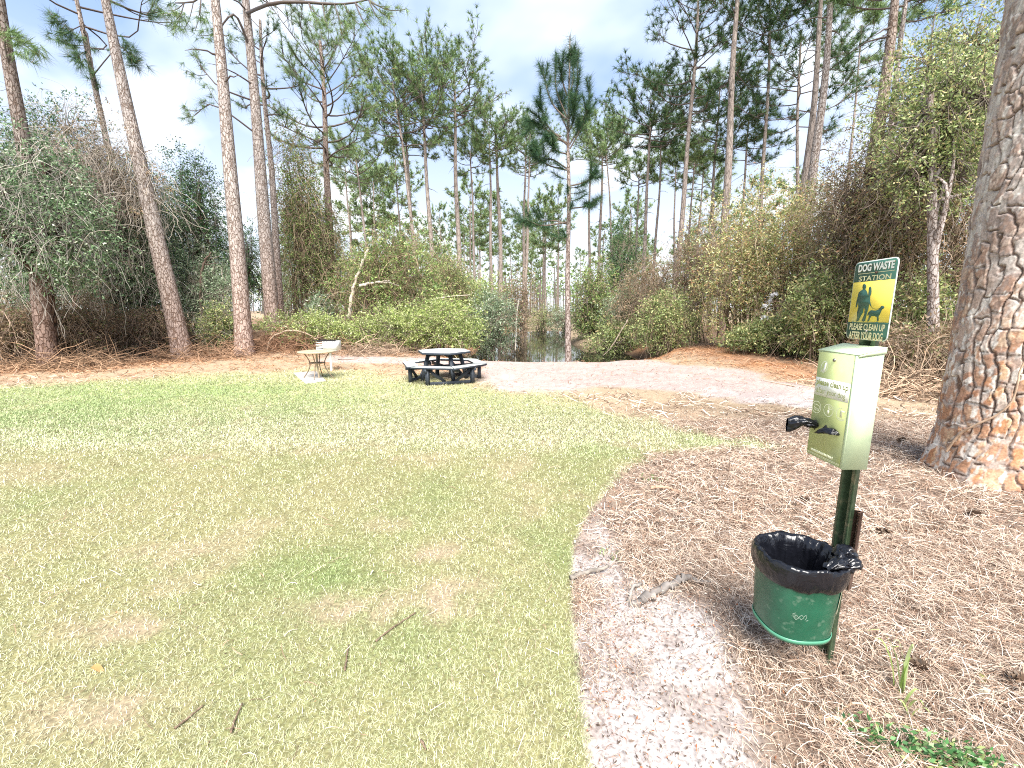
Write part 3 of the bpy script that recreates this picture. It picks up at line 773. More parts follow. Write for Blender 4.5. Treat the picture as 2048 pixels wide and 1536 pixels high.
# --- far stand behind the pond: copies of a few pines, each a tree of its own
def copy_tree(o, loc, rz, sc, label=None):
    r = o.copy(); COL.objects.link(r); r.location = tuple(loc); r.rotation_euler = (0, 0, rz); r.scale = sc
    if label: r["label"] = label
    for ch in o.children:
        c = ch.copy(); COL.objects.link(c); c.parent = r
    return r
rng = np.random.default_rng(5)
protos = []
FARL = "slim pine with bare grey stem in the far stand across the pond"
far_spots = []
for i in range(95):
    Y = rng.uniform(56, 125); px = rng.uniform(560, 1560)
    far_spots.append((px, Y))
for i, (px, Y) in enumerate(far_spots):
    h = rng.uniform(13, 19) if Y > 70 else rng.uniform(14, 20)
    loc = P(px, 620, Y); loc[2] = float(terrain(loc[0], loc[1])) - .1
    if i < 5:
        q = pine(FARL, loc, loc + np.array((rng.normal(0, .4), 0, 18.)), .19, .62, 2.6, 16, 400 + i, nkind="pale", nL=.55, nN=14, nW=.09, twigs=9,
                 mat=M_bark_far, sides=5, flare=.0, group="far stand across the pond", dead=4)
        protos.append(q)
    else:
        s = h / 18; copy_tree(protos[i % 5], loc, rng.uniform(0, 6.28), (s * rng.uniform(.8, 1.2),) * 2 + (s,))
# one far wood that reads as a single mass
mb = MB(); n = 900
fy = rng.uniform(128, 230, n); fx = rng.uniform(-1.35, 1.5, n) * fy; fh = rng.uniform(9, 15, n)
zt = np.full(n, -.4)
tubes(mb, np.stack([np.stack([fx, fy, zt], 1), np.stack([fx + rng.normal(0, .5, n), fy, zt + fh], 1)], 1), np.full((n, 2), .16), 4, np.array((.22, .19, .17)))
cx = np.repeat(np.arange(n), 26); m_ = len(cx)
cp_ = np.stack([fx[cx], fy[cx], zt[cx] + fh[cx]], 1) + rng.normal(size=(m_, 3)) * np.array((1.6, 1.6, 1.7)) + np.array((0, 0, -1.0))
leaves(mb, cp_, rng.normal(size=(m_, 3)), rng.uniform(.7, 1.5, m_), rng.uniform(.4, .8, m_), np.repeat(pal(rng, [(.13, .20, .07), (.17, .25, .09), (.20, .26, .10)], n, .2), 26, 0) * rng.uniform(.8, 1.2, (m_, 1)), rng)
tag(mb.build("distant_wood", M_leaf), "pale green belt of pine wood along the horizon", "wood", kind="stuff")

# ------------------------------------------------------------------ shrubs, creepers, broadleaf trees
LEAF_COLS = {
    "holly": ([(0.066, 0.122, 0.056), (0.113, 0.189, 0.085), (0.189, 0.282, 0.142), (0.320, 0.415, 0.246), (0.566, 0.600, 0.452)], [.28, .3, .22, .13, .07]),
    "dark": ([(0.038, 0.085, 0.038), (0.066, 0.142, 0.053), (0.113, 0.208, 0.075), (0.226, 0.320, 0.151)], [.35, .33, .22, .10]),
    "bright": ([(.25, .32, .085), (.36, .43, .14), (.47, .52, .22), (.12, .19, .05), (.55, .56, .32)], [.25, .3, .2, .15, .10]),
    "sage": ([(0.171, 0.240, 0.137), (0.290, 0.376, 0.223), (0.427, 0.513, 0.342), (0.103, 0.155, 0.077), (0.600, 0.600, 0.496)], [.27, .28, .2, .17, .08]),
    "vine": ([(0.129, 0.214, 0.064), (0.236, 0.343, 0.096), (0.343, 0.320, 0.150), (0.406, 0.470, 0.171), (0.256, 0.181, 0.106)], [.3, .27, .15, .13, .15]),
    "rust": ([(0.501, 0.417, 0.189), (0.600, 0.565, 0.272), (0.293, 0.354, 0.126), (0.600, 0.600, 0.376), (0.209, 0.272, 0.094), (0.565, 0.334, 0.189)], [.24, .18, .2, .1, .16, .12]),
    "olive": ([(0.205, 0.268, 0.092), (0.348, 0.410, 0.164), (0.493, 0.512, 0.227), (0.124, 0.174, 0.061), (0.600, 0.493, 0.246)], [.28, .27, .15, .2, .1]),
    "brown": ([(0.240, 0.163, 0.103), (0.342, 0.240, 0.145), (0.155, 0.120, 0.068), (0.189, 0.223, 0.085), (0.463, 0.342, 0.223)], [.3, .24, .2, .16, .1]),
}
def blobs_for(rng, W, D, H, z0, n, fill=1.0):
    c = rng.normal(size=(n, 3)); c = norm(c) * (rng.random((n, 1)) ** .45)
    c = c * np.array((W, D, H)) * .5 * np.array((.72, .72, .72)); c[:, 2] += z0 + H * .5
    r = rng.uniform(.16, .34, n)[:, None] * np.array((W, D, H * .9)) * fill
    return c, r

def shrub(label, px, pyb, Y, wpx, hpx, kind, nleaf, seed, cat="shrub", name="shrub", D=None, lsize=.075, laspect=.5, strands=0, scol=(.30, .26, .21),
          trunk=None, zbot=None, nb=18, droop=.0, group=None, stems=14, slen=1.0, swid=.0042, lean=0., fill=1.2, srad=None):
    """woody plant: stems from the ground, leaves set in ragged clumps, optional hanging strands.  zbot: pixel row where the crown begins"""
    rng = np.random.default_rng(seed)
    z = Y / (CP + SP * (768 - (pyb - hpx * .5)) / FPX); s = z / FPX
    W = wpx * s; x0 = (px - 1024) * s
    g0 = float(terrain(x0, Y)); base = np.array((x0, Y, g0 - .05))
    top = P(px, pyb - hpx, Y)[2]; bot = g0 if zbot is None else P(px, zbot, Y)[2]
    H = top - bot; D = W * .8 if D is None else D
    root = thing(name, base, label, cat, group)
    c, r = blobs_for(rng, W, D, H, bot, nb, fill); c[:, :2] += base[:2]
    c[:, 0] += lean * (c[:, 2] - bot)
    nleaf = int(nleaf * 1.45); cl = max(nleaf // 11, 1)
    vol = (r[:, 0] * r[:, 1]) ** .8; bi = rng.choice(nb, cl, p=vol / vol.sum())
    dv = norm(rng.normal(size=(cl, 3))); rad = rng.uniform(.45, 1.12, (cl, 1)) ** .6
    ctr = c[bi] + dv * r[bi] * rad
    ctr[:, 2] = np.maximum(ctr[:, 2], terrain(ctr[:, 0], ctr[:, 1]) + .04)
    n = cl * 11
    tw = norm(dv * .8 + rng.normal(size=(cl, 3)) * .6 + np.array((0, 0, .15 - droop)))
    tl = rng.uniform(2.5, 7, (cl, 1)) * lsize
    f = rng.random((cl, 11, 1))
    pos = (ctr[:, None] + tw[:, None] * (f - .3) * tl[:, None]).reshape(-1, 3) + rng.normal(size=(n, 3)) * lsize * .55
    ax = np.repeat(tw, 11, 0) * .5 + norm(rng.normal(size=(n, 3))) + np.array((0, 0, -.12 - droop))
    cols, wt = LEAF_COLS[kind]
    hue = np.repeat(rng.uniform(.72, 1.28, (cl, 1)), 11, 0)
    col = np.clip(pal(rng, cols, n, .22, wt) * hue, 0, .8)
    fb = MB()
    leaves(fb, pos, ax, lsize * np.clip(rng.lognormal(0, .38, n), .35, 2.2), lsize * laspect * rng.uniform(.7, 1.2, n), col, rng)
    sb = MB()
    tk = trunk if trunk is not None else (base[0], base[1])
    nleaf = nleaf; pp = []; rr = []
    for i in range(min(stems, nb)):
        a = np.array((base[0] + rng.normal() * W * .10, base[1] + rng.normal() * D * .10, base[2])); e = c[i] + rng.normal(size=3) * r[i] * .3
        m_ = a * .55 + e * .45 + rng.normal(size=3) * np.array((.06, .06, .02)) * W + np.array((0, 0, .12 * H))
        pp.append(curve_pts([a, m_, e], 8)); q0 = (srad or W * .011 + .006); rr.append(np.linspace(q0, q0 * .35, 8))
    if pp: tubes(sb, np.array(pp), np.array(rr), 5, np.array(scol) * .55)
    k = min(cl, 260); j = rng.choice(cl, k, replace=False)
    a = c[bi[j]]; e = ctr[j] + tw[j] * tl[j]; m_ = (a + e) / 2 + rng.normal(size=(k, 3)) * r[bi[j]] * .18
    tt3 = np.linspace(0, 1, 6)[None, :, None]
    tubes(sb, a[:, None] * (1 - tt3) ** 2 + 2 * m_[:, None] * tt3 * (1 - tt3) + e[:, None] * tt3 ** 2, np.linspace(.009, .003, 6)[None] * (.6 + W * .12), 3,
          np.clip(pal(rng, [scol], k, .35), 0, 1))
    if strands:
        k = strands; bi2 = rng.choice(nb, k)
        d0 = norm(rng.normal(size=(k, 3)) + np.array((0, -.5, .3))); a = c[bi2] + d0 * r[bi2] * rng.uniform(.7, 1.1, (k, 1))
        L = rng.uniform(.25, 1.0, k) * slen; st = norm(rng.normal(size=(k, 3)) * np.array((1, 1, .7)) + d0 * .4)
        K = 9; path = np.zeros((k, K, 3)); path[:, 0] = a; v_ = st
        for i in range(1, K):
            v_ = norm(v_ + np.array((0, 0, -.32)) + rng.normal(size=(k, 3)) * .28)
            path[:, i] = path[:, i - 1] + v_ * (L / (K - 1))[:, None]
        path[:, :, 2] = np.maximum(path[:, :, 2], terrain(path[:, :, 0], path[:, :, 1]) + .02)
        tubes(sb, path, np.full((k, K), swid) * rng.uniform(.6, 1.5, (k, 1)), 3, np.clip(pal(rng, [scol, tuple(np.array(scol) * .6), tuple(np.minimum(np.array(scol) * 1.45, .6))], k, .25), 0, .7))
    sb.build("stems", M_twig, root, base, smooth=True)
    fb.build("foliage", M_leaf, root, base)
    return root

def broadleaf(label, px, py_base, Y, tpx, crown, kind, nleaf, seed, lean_px=0, mat=None, cat="tree", name="broadleaf_tree", group=None, lsize=.09, strands=0,
              scol=(.36, .32, .27), nb=18, slen=1.6, D=None, swid=.0045, fill=1.0, droop=.1):
    """tree: tapered trunk, limbs into an uneven crown.  crown = (centre px, top px, bottom px, width px)"""
    rng = np.random.default_rng(seed)
    b_ = P(px, py_base, Y); b_[2] = float(terrain(b_[0], b_[1])) - .06
    root = thing(name, b_, label, cat, group)
    cx, cyt, cyb, cw = crown
    tp = P(cx, cyt, Y); bt = P(cx, cyb, Y); z = Y / (CP + SP * (768 - (cyt + cyb) / 2) / FPX)
    W = cw / FPX * z; H = tp[2] - bt[2]; D = D or W * .75
    c, r = blobs_for(rng, W, D, H, bt[2], nb, fill); c[:, 0] += (tp[0] + bt[0]) / 2; c[:, 1] += Y
    r0 = tpx / FPX * z * .5
    tb = MB(); fork = np.array(((tp[0] + bt[0]) / 2, Y, bt[2] + H * .25))
    tpth = curve_pts([b_, b_ * .6 + fork * .4 + rng.normal(size=3) * np.array((.12, .12, 0)), fork, np.array((tp[0], Y, bt[2] + H * .7))], 16)
    tubes(tb, tpth, r0 * np.linspace(1, .45, 16) + r0 * .5 * np.exp(-np.arange(16) * .9), 9, W1)
    for i in range(nb):
        a = path_at(tpth, np.array([rng.uniform(.45, .95)]))[0]; e = c[i]
        q = curve_pts([a, (a + e) / 2 + rng.normal(size=3) * .1 * W + np.array((0, 0, .08 * H)), e], 8)
        tubes(tb, q, np.linspace(r0 * .38, r0 * .1, 8), 5, W1)
    tb.build("trunk", mat or M_bark_dark, root, b_, smooth=True)
    fb = MB(); cl = int(nleaf * 1.15) // 11
    vol = (r[:, 0] * r[:, 1]); bi = rng.choice(nb, cl, p=vol / vol.sum()); dv = norm(rng.normal(size=(cl, 3)))
    ctr = c[bi] + dv * r[bi] * rng.uniform(.35, 1.1, (cl, 1)) ** .6
    n = cl * 11; tw = norm(dv + rng.normal(size=(cl, 3)) * .7); tl = rng.uniform(2.5, 7, (cl, 1)) * lsize
    pos = (ctr[:, None] + tw[:, None] * (rng.random((cl, 11, 1)) - .3) * tl[:, None]).reshape(-1, 3) + rng.normal(size=(n, 3)) * lsize * .5
    cols, wt = LEAF_COLS[kind]
    col = np.clip(pal(rng, cols, n, .22, wt) * np.repeat(rng.uniform(.72, 1.28, (cl, 1)), 11, 0), 0, .8)
    leaves(fb, pos, np.repeat(tw, 11, 0) * .5 + norm(rng.normal(size=(n, 3))) + np.array((0, 0, -droop)), lsize * rng.uniform(.6, 1.35, n), lsize * .45 * rng.uniform(.7, 1.2, n), col, rng)
    k = min(cl, 420); j = rng.choice(cl, k, replace=False); a = c[bi[j]]; e = ctr[j] + tw[j] * tl[j]; m_ = (a + e) / 2 + rng.normal(size=(k, 3)) * r[bi[j]] * .2
    tt3 = np.linspace(0, 1, 6)[None, :, None]
    tubes(fb, a[:, None] * (1 - tt3) ** 2 + 2 * m_[:, None] * tt3 * (1 - tt3) + e[:, None] * tt3 ** 2, np.linspace(.014, .004, 6)[None], 3, np.clip(pal(rng, [scol], k, .4), 0, 1) * .7)
    if strands:
        k = strands; bi2 = rng.choice(nb, k)
        d0 = norm(rng.normal(size=(k, 3)) + np.array((0, -.6, .2))); a = c[bi2] + d0 * r[bi2] * rng.uniform(.75, 1.12, (k, 1))
        L = rng.uniform(.3, 1.0, k) * slen; v_ = norm(rng.normal(size=(k, 3)) + d0 * .5); K = 9; path = np.zeros((k, K, 3)); path[:, 0] = a
        for i in range(1, K):
            v_ = norm(v_ + np.array((0, 0, -.3)) + rng.normal(size=(k, 3)) * .3); path[:, i] = path[:, i - 1] + v_ * (L / (K - 1))[:, None]
        tubes(fb, path, np.full((k, K), swid) * rng.uniform(.6, 1.4, (k, 1)), 3, np.clip(pal(rng, [scol, tuple(np.array(scol) * .55), tuple(np.minimum(np.array(scol) * 1.4, .6))], k, .25), 0, .7))
    fb.build("crown", M_leaf, root, b_)
    return root

GL, GC, GRT = "thicket on the left", "bushes round the pond", "bushes on the right"
# left thicket
broadleaf("vine smothered holly tree at the far left with a thick dark trunk", 95, 722, 13.0, 30, (70, 205, 590, 290), "holly", 26000, 501, strands=900, group=GL, slen=2.2, scol=(.42, .38, .33))
broadleaf("vine smothered tree with a bowed pale trunk beside the leaning pine", 192, 705, 17.2, 20, (225, 225, 610, 230), "holly", 24000, 502, strands=650, group=GL, slen=2.2)
shrub("tangle of bare grey brown twigs between the holly tree and the leaning pine", 190, 470, 15.4, 250, 250, "brown", 2600, 508, cat="vine tangle", name="vine_tangle", zbot=470, strands=900, D=2.0, scol=(.36, .31, .26), group=GL, stems=0, slen=2.2)
broadleaf("short dark stemmed tree under the drooping vines left of the leaning pine's foot", 302, 690, 17.0, 18, (285, 330, 640, 150), "holly", 13000, 503, strands=420, group=GL)
broadleaf("dark glossy leaved tree between the leaning pine and the straight scaly pine", 398, 690, 19.5, 14, (385, 268, 640, 170), "dark", 19000, 504, strands=150, group=GL, lsize=.10)
broadleaf("dark green tree glimpsed between the straight scaly pine and the limbed pine", 486, 680, 25.0, 12, (488, 430, 640, 110), "dark", 8000, 505, group=GL, lsize=.10)
broadleaf("bare topped thin tree poking out of the thicket crown at the far left", 150, 700, 16.5, 14, (110, 190, 520, 260), "dark", 12000, 506, strands=500, group=GL, scol=(.33, .29, .25), slen=2.0)
shrub("curtain of pale vine stems hanging low across the dark gap at the left", 225, 630, 16.4, 250, 180, "holly", 7500, 507, cat="vine curtain", name="vine_curtain", zbot=610, strands=520, D=1.2, scol=(.40, .36, .31), group=GL, stems=0)
for i, (lab, px, pyb, Y, wp, hp, kd, nl, st) in enumerate([
    ("brown tangle of briars at the far left edge under the holly", 20, 738, 13.4, 150, 130, "brown", 5000, 500),
    ("brown undergrowth between the thick dark trunk and the bowed trunk", 140, 728, 14.6, 120, 150, "brown", 6000, 700),
    ("brush heap with dry canes at the leaning pine's foot", 300, 716, 16.4, 160, 110, "brown", 4500, 600),
    ("dry cane thicket behind the bowed trunk", 225, 712, 17.0, 150, 170, "brown", 6000, 500),
    ("deep shadowy bush far back behind the thick dark trunk", 60, 715, 18.0, 260, 220, "dark", 11000, 300),
    ("deep shadowy bush far back behind the leaning pine", 270, 705, 20.5, 260, 230, "dark", 11000, 300),
    ("pale green shrub between the leaning pine and the straight scaly pine", 425, 702, 17.6, 110, 175, "sage", 7000, 160),
    ("leggy green sapling bush at the straight scaly pine's left foot", 440, 706, 16.8, 80, 100, "olive", 4000, 90),
    ("tall grey green bush with light leaves behind the straight scaly pine", 408, 660, 18.5, 130, 190, "sage", 7000, 120),
]):
    shrub(lab, px, pyb, Y, wp, hp, kd, nl, 520 + i, strands=st, scol=(.27, .20, .15) if kd == "brown" else (.30, .26, .21), group=GL, slen=1.4)
# creeper columns and mounds, left of the pond
for i, (lab, px, pyb, Y, wp, hp, kd, nl, st, nm) in enumerate([
    ("tall creeper column left of the bushy topped pine", 592, 660, 23.0, 100, 400, "vine", 11000, 900, "creeper_column"),
    ("shaggy creeper sleeve around the bushy topped pine's trunk", 652, 660, 24.6, 90, 330, "vine", 9000, 900, "creeper_column"),
    ("big creeper mound with a dead log leaning across it", 772, 690, 21.5, 215, 235, "vine", 17000, 800, "creeper_mound"),
    ("creeper hung hump at the feet of the thin clump pines", 878, 650, 27.0, 115, 190, "vine", 8000, 400, "creeper_mound"),
    ("small yellowing creeper bush between mound and hump", 905, 640, 25.0, 70, 130, "olive", 3500, 120, "creeper_mound"),
]):
    shrub(lab, px, pyb, Y, wp, hp, kd, nl, 540 + i, strands=st, name=nm, cat="creeper", scol=(.26, .19, .13), group=GC, slen=2.2, lsize=.105, nb=22, swid=.006)
for i, (lab, px, pyb, Y, wp, hp, kd, nl, st) in enumerate([
    ("low lime green shrub behind the grill", 628, 712, 18.3, 170, 84, "bright", 7500, 90),
    ("fresh green low shrub right of the grill at the lawn's back edge", 730, 708, 18.6, 110, 70, "bright", 5000, 90),
    ("upright lime green shrub left of the rounded one behind the picnic table", 785, 706, 18.2, 100, 100, "bright", 5500, 100),
    ("large rounded yellow green shrub right behind the picnic table", 872, 706, 17.2, 190, 108, "bright", 13000, 160),
    ("silvery grey green shrub leaning over the pond's left bank", 985, 695, 19.5, 95, 118, "sage", 7500, 120),
    ("small grey sapling bush between the limbed pine and creeper column", 640, 650, 20.5, 45, 64, "sage", 1800, 20),
    ("bright green bush higher on the pond's left side", 960, 645, 26.0, 105, 110, "bright", 6500, 60),
    ("grey leaved bush above the pond's left bank", 935, 620, 29.0, 90, 90, "sage", 5000, 60),
    ("brown leafless bush at the far left corner of the pond", 1040, 668, 33.0, 85, 130, "brown", 4500, 250),
    ("dull green bush closing the far end of the pond", 1085, 662, 46.0, 90, 60, "olive", 3500, 80),
    ("pale bush at the pond's far right corner", 1130, 664, 44.0, 70, 55, "sage", 3000, 60),
    ("rounded green bush on the pond's right bank near the young pine", 1186, 690, 28.0, 90, 100, "olive", 6000, 120),
    ("low green bush dipping into the pond's right side", 1236, 712, 22.6, 110, 62, "olive", 5000, 120),
    ("dark dome of creeper behind the pond's right bank", 1188, 640, 27.0, 90, 120, "vine", 6000, 200),
    ("hazy green bush far back between limbed pine and creeper column", 570, 655, 34.0, 120, 150, "sage", 5000, 100),
    ("hazy green bush far back behind the big creeper mound", 700, 650, 36.0, 170, 160, "olive", 6000, 100),
    ("low scrub far across between the thin clump pines", 830, 640, 44.0, 220, 90, "sage", 6000, 60),
    ("low scrub far across right of the pond's far end", 1330, 650, 40.0, 260, 110, "olive", 8000, 200),
    ("dark evergreen wrapped in creeper standing above the right bank", 1246, 600, 29.0, 75, 165, "dark", 6500, 60),
]):
    shrub(lab, px, pyb, Y, wp, hp, kd, nl, 560 + i, strands=st, group=GC, lsize=.085 if Y < 20 else .12, scol=(.28, .23, .18))
for i, (lab, px, pyb, Y, wp, hp, kd, nl, st) in enumerate([
    ("grey green bush dipping to the water on the right bank", 1262, 700, 24.5, 120, 130, "sage", 9000, 260),
    ("pale thicket of twigs above the right bank", 1305, 660, 22.5, 150, 160, "brown", 6500, 700),
    ("soft green bush at the back end of the sandy path", 1340, 706, 18.8, 130, 130, "olive", 9000, 220),
    ("grey brown creeper hung snag left of the rusty bushes", 1400, 690, 21.0, 110, 240, "brown", 7500, 800),
    ("tall rust and yellow leaved bush beyond the path", 1490, 705, 17.6, 190, 330, "rust", 17000, 300),
    ("tallest yellow green bush with rusty leaves left of the sign", 1610, 705, 16.4, 200, 390, "rust", 19000, 400),
    ("low olive bush spilling onto the orange needles by the path", 1545, 728, 15.2, 170, 95, "olive", 9000, 130),
    ("green laurel bush directly behind the dispenser box", 1660, 735, 13.2, 150, 190, "olive", 10000, 200),
    ("rust tinged bush in the gap behind the sign", 1700, 700, 14.6, 160, 330, "rust", 12000, 600),
    ("dense brown vine wall right of the sign", 1800, 722, 12.6, 190, 470, "rust", 13000, 1100),
    ("green leaved sapling clump right of the sign's lower edge", 1840, 700, 10.8, 110, 190, "olive", 4500, 120),
    ("brown briar heap left of the bark plated pine's foot", 1830, 762, 10.0, 190, 110, "brown", 4500, 500),
    ("shadowed bush behind the bark plated pine", 1980, 740, 11.0, 240, 420, "brown", 12000, 900),
]):
    shrub(lab, px, pyb, Y, wp, hp, kd, nl, 590 + i, strands=st, group=GRT, lsize=.085, scol=(.29, .22, .16), slen=1.8)
broadleaf("leaning grey barked tree with dark glossy leaves beside the bark plated pine", 1868, 738, 10.2, 24, (1880, 60, 470, 230), "olive", 12000, 620, mat=M_bark, group=GRT, lsize=.085, strands=260, scol=(.24, .19, .15))
broadleaf("yellow green leaved tree filling the upper right behind the bark plated pine", 1960, 740, 12.2, 22, (1900, 0, 420, 330), "olive", 26000, 621, group=GRT, strands=500, scol=(.27, .21, .16), fill=.9)
broadleaf("thin brown twigged tree above the vine wall right of the sign", 1790, 730, 13.6, 20, (1770, 200, 560, 260), "brown", 7000, 622, group=GRT, strands=1100, scol=(.30, .23, .17), slen=2.4)

# ------------------------------------------------------------------ the big bark plated pine on the right
def bark_pine():
    rng = np.random.default_rng(3)
    base = np.array((5.03, 4.13, 0.0)); base[2] = float(terrain(base[0], base[1])) - .08
    root = thing("pine_tree", base, "huge pine with orange and grey bark plates beside the dog waste station", "pine tree")
    nz_, na = 620, 420
    zz = np.concatenate([np.linspace(0, 5.2, nz_ - 60), np.linspace(5.25, 17, 60)])
    th = np.linspace(0, 2 * np.pi, na, endpoint=False)
    Z, T = np.meshgrid(zz, th, indexing='ij')
    R = .455 - .010 * np.clip(Z, 0, 6) - .012 * np.clip(Z - 6, 0, 11) + .07 * np.exp(-Z / .22) * (1 + .7 * np.cos(T * 5 + .8)) + .03 * np.exp(-Z / 1.0)
    cT, sT = np.cos(T), np.sin(T)
    def n3(fu, fv, sd, o=4):             # noise wrapped round the trunk
        r = 0; a = .5; t_ = 0
        for k in range(o):
            m_ = 2 ** k; r = r + a * (vn(cT * fu * m_ + 31 + k, Z * fv * m_ + sT * fu * m_ * .37, sd + k) * .5 + vn(sT * fu * m_ + 57 + k, Z * fv * m_ - cT * fu * m_ * .41, sd + 40 + k) * .5); t_ += a; a *= .5
        return r / t_
    w1 = n3(2.2, 1.9, 1, 4) - .5; w2 = n3(7, 5.5, 5, 4) - .5
    u = (T * .46 + .40 * w1 + .16 * w2) / .092                      # furrows every 12 cm, wandering
    fu_ = np.abs((u - np.floor(u)) - .5) * 2; colid = np.floor(u)
    furrow = 1 - fu_                                                  # 0 in a furrow
    furrow = np.abs(fu_ - 1)
    v1 = (Z + .55 * _h(np.mod(colid, 31), colid * 0, 9) + .12 * (n3(3, 2.2, 12, 3) - .5) * 2 + .05 * (n3(9, 9, 14, 3) - .5)) / (.15 + .13 * _h(np.mod(colid, 31), colid * 0, 7))
    cid = _h(np.mod(colid, 31), np.floor(v1), 13); fv_ = np.abs((v1 - np.floor(v1)) - .5) * 2; cross = 1 - fv_
    fine = n3(9, 7, 20, 4); flake = n3(20, 22, 25, 3)
    depth = np.maximum(sst(.0, .30, furrow + .22 * (fine - .5)), .85 * sst(.50, .58, n3(3.2, 2.6, 33, 3))) * sst(.0, .10, cross * .9 + .10 * (flake - .5) + .05 * (n3(3, 2, 28, 2) > .5))
    plate = depth; inner = np.clip(np.minimum(furrow * 1.5, cross * 1.3) + .5 * (fine - .5) + .3 * (flake - .5), 0, 1)
    terr = np.floor((fine * .7 + flake * .3) * 9) / 9
    edge = plate
    R = R + .026 * plate * (.6 + .7 * cid) + .030 * (terr - .5) * plate + .010 * (flake - .5)
    lx = -.035 * Z; ly = .0 * Z
    V = np.stack([base[0] + lx + R * np.cos(T), base[1] + ly + R * np.sin(T), base[2] + Z], -1)
    lowm = sst(2.6, .6, Z + (fbm(T * 2, Z * .8, 15, 3) - .5) * 1.8)
    grey = np.array((.42, .37, .33)); greyd = np.array((.26, .21, .185)); org = np.array((.43, .22, .115)); tan = np.array((.52, .36, .22)); pale = np.array((.56, .53, .48))
    plc = mixc(mixc(np.broadcast_to(grey, Z.shape + (3,)), greyd, sst(.3, .8, cid)), np.array((.38, .31, .27)), sst(.44, .56, terr))
    plo = mixc(np.broadcast_to(org, Z.shape + (3,)), tan, sst(.44, .56, terr))
    plo = mixc(mixc(np.broadcast_to(np.array((.38, .31, .26)), Z.shape + (3,)), greyd, sst(.4, .6, flake)), plo, sst(.22, .5, inner))
    plo = mixc(plo, np.array((.30, .135, .07)), sst(.5, .62, flake) * .6)
    c = mixc(plc, plo, np.clip(lowm * .80 + .22 * (cid > .62) * (fine > .48), 0, 1))
    c = mixc(c, pale, sst(.55, .61, n3(13, 9, 61, 4)) * .6)
    c = mixc(c, np.array((.62, .58, .52)), sst(.60, .63, n3(11, 9, 71, 3)) * plate * (lowm > .2) * .9)
    c = mixc(c, np.array((.60, .25, .05)), np.exp(-((T - 3.95) / .09) ** 2 - ((Z - 1.60) / .10) ** 2) * 1.0)
    c = mixc(c, np.array((.55, .34, .10)), np.exp(-((T - 4.10) / .10) ** 2 - ((Z - 1.18) / .12) ** 2) * .8)
    c = mixc(np.broadcast_to(np.array((.16, .10, .07)), Z.shape + (3,)), c, np.clip(plate * 1.5, 0, 1))
    c = c * (.8 + .4 * flake)[..., None]
    i = np.arange(nz_ * na).reshape(nz_, na)
    q = np.stack([i[:-1], np.roll(i, -1, 1)[:-1], np.roll(i, -1, 1)[1:], i[1:]], -1).reshape(-1, 4)
    mb = MB(); mb.add(V.reshape(-1, 3), q, None, c.reshape(-1, 3))
    mb.build("trunk", mat_attr("plated_bark", .9, 0, .12, 60, .25), root, base, smooth=True)
    # loose crown far overhead
    lb = MB(); ctr, drs, P5 = [], [], []
    tip = np.array((base[0] - .6, base[1], 17.0))
    for k in range(12):
        az = k * 2.4; s = np.array((tip[0], tip[1], 12.5 + k * .38)); L = rng.uniform(1.4, 2.8); kk = np.linspace(0, 1, 6)[:, None]
        q5 = s + np.array((math.cos(az), math.sin(az), .35)) * L * kk + np.array((0, 0, .5)) * kk ** 2; P5.append(q5)
        for j in range(8): ctr.append(path_at(q5, np.array([rng.uniform(.4, 1)]))[0] + rng.normal(size=3) * .35); drs.append(q5[-1] - q5[0] + rng.normal(size=3))
    tubes(lb, np.array(P5), np.linspace(.06, .015, 6)[None], 5, (.13, .10, .085)); tufts(lb, np.array(ctr), np.array(drs), 26, .3, .014, NEEDLE_COLS["mid"], rng)
    lb.build("crown", M_needle, root, base)
    # creeper stem climbing across the bark
    cps = []
    for tpx, tpy in ((1893, 902), (1920, 868), (1955, 848), (1990, 832), (2022, 805), (2036, 765), (2040, 742), (2060, 700), (2085, 640)):
        yy = (768 - tpy) / FPX; d = np.array(((tpx - 1024) / FPX, CP + SP * yy, CP * yy - SP))
        o = np.array((0, 0, CAM_H)); best = None
        for s in np.linspace(3.4, 8, 460):
            p_ = o + d * s; h = max(p_[2] - base[2], 0); rr = math.hypot(p_[0] - base[0] + .035 * h, p_[1] - base[1])
            if rr < .49 - .010 * h + .07 * math.exp(-h / .22) + .03 * math.exp(-h / 1.0): best = p_; break
        if best is not None: cps.append(best - d * .02)
    if len(cps) > 3:
        mb = MB(); q = curve_pts(cps, 40); tubes(mb, q, np.linspace(.012, .006, 40), 6, (.42, .30, .21))
        tag(mb.build("creeper_vine", M_wood_dead, None, cps[0], smooth=True), "thin bare creeper stem climbing diagonally over the plated bark", "creeper")
bark_pine()

# ------------------------------------------------------------------ dog waste station
PX_, PY_ = 1.575, 1.857
M_postg = mat_plain("green_post_paint", (.052, .085, .045), .45, .2, .35, 30, .1, dirt=((.17, .16, .10), 16, .56))
M_rust = mat_plain("rusty_steel", (.12, .07, .05), .8, .3, .4, 40, .3)
M_mint = mat_plain("pale_green_paint", (.50, .61, .40), .38, 0, .07, 5, 0, dirt=((.40, .50, .32), 9, .60))
M_panel = mat_plain("olive_panel", (.44, .49, .21), .35, 0, .12, 6, 0, dirt=((.44, .50, .27), 7, .55))
M_white = mat_plain("white_print", (.80, .80, .72), .45, 0, .05, 20)
M_cream = mat_plain("pale_print", (.80, .80, .55), .5, 0, .08, 30)
M_olivetxt = mat_plain("olive_print", (.30, .33, .10), .5, 0, .05, 30)
M_signgreen = mat_plain("sign_green", (.030, .095, .065), .35, 0, .15, 10)
M_signyellow = mat_plain("sign_yellow", (.80, .62, .085), .4, 0, .06, 8, 0, dirt=((.74, .64, .25), 5, .55))
M_signorange = mat_plain("sign_orange", (.72, .33, .03), .45, 0, .08, 30)
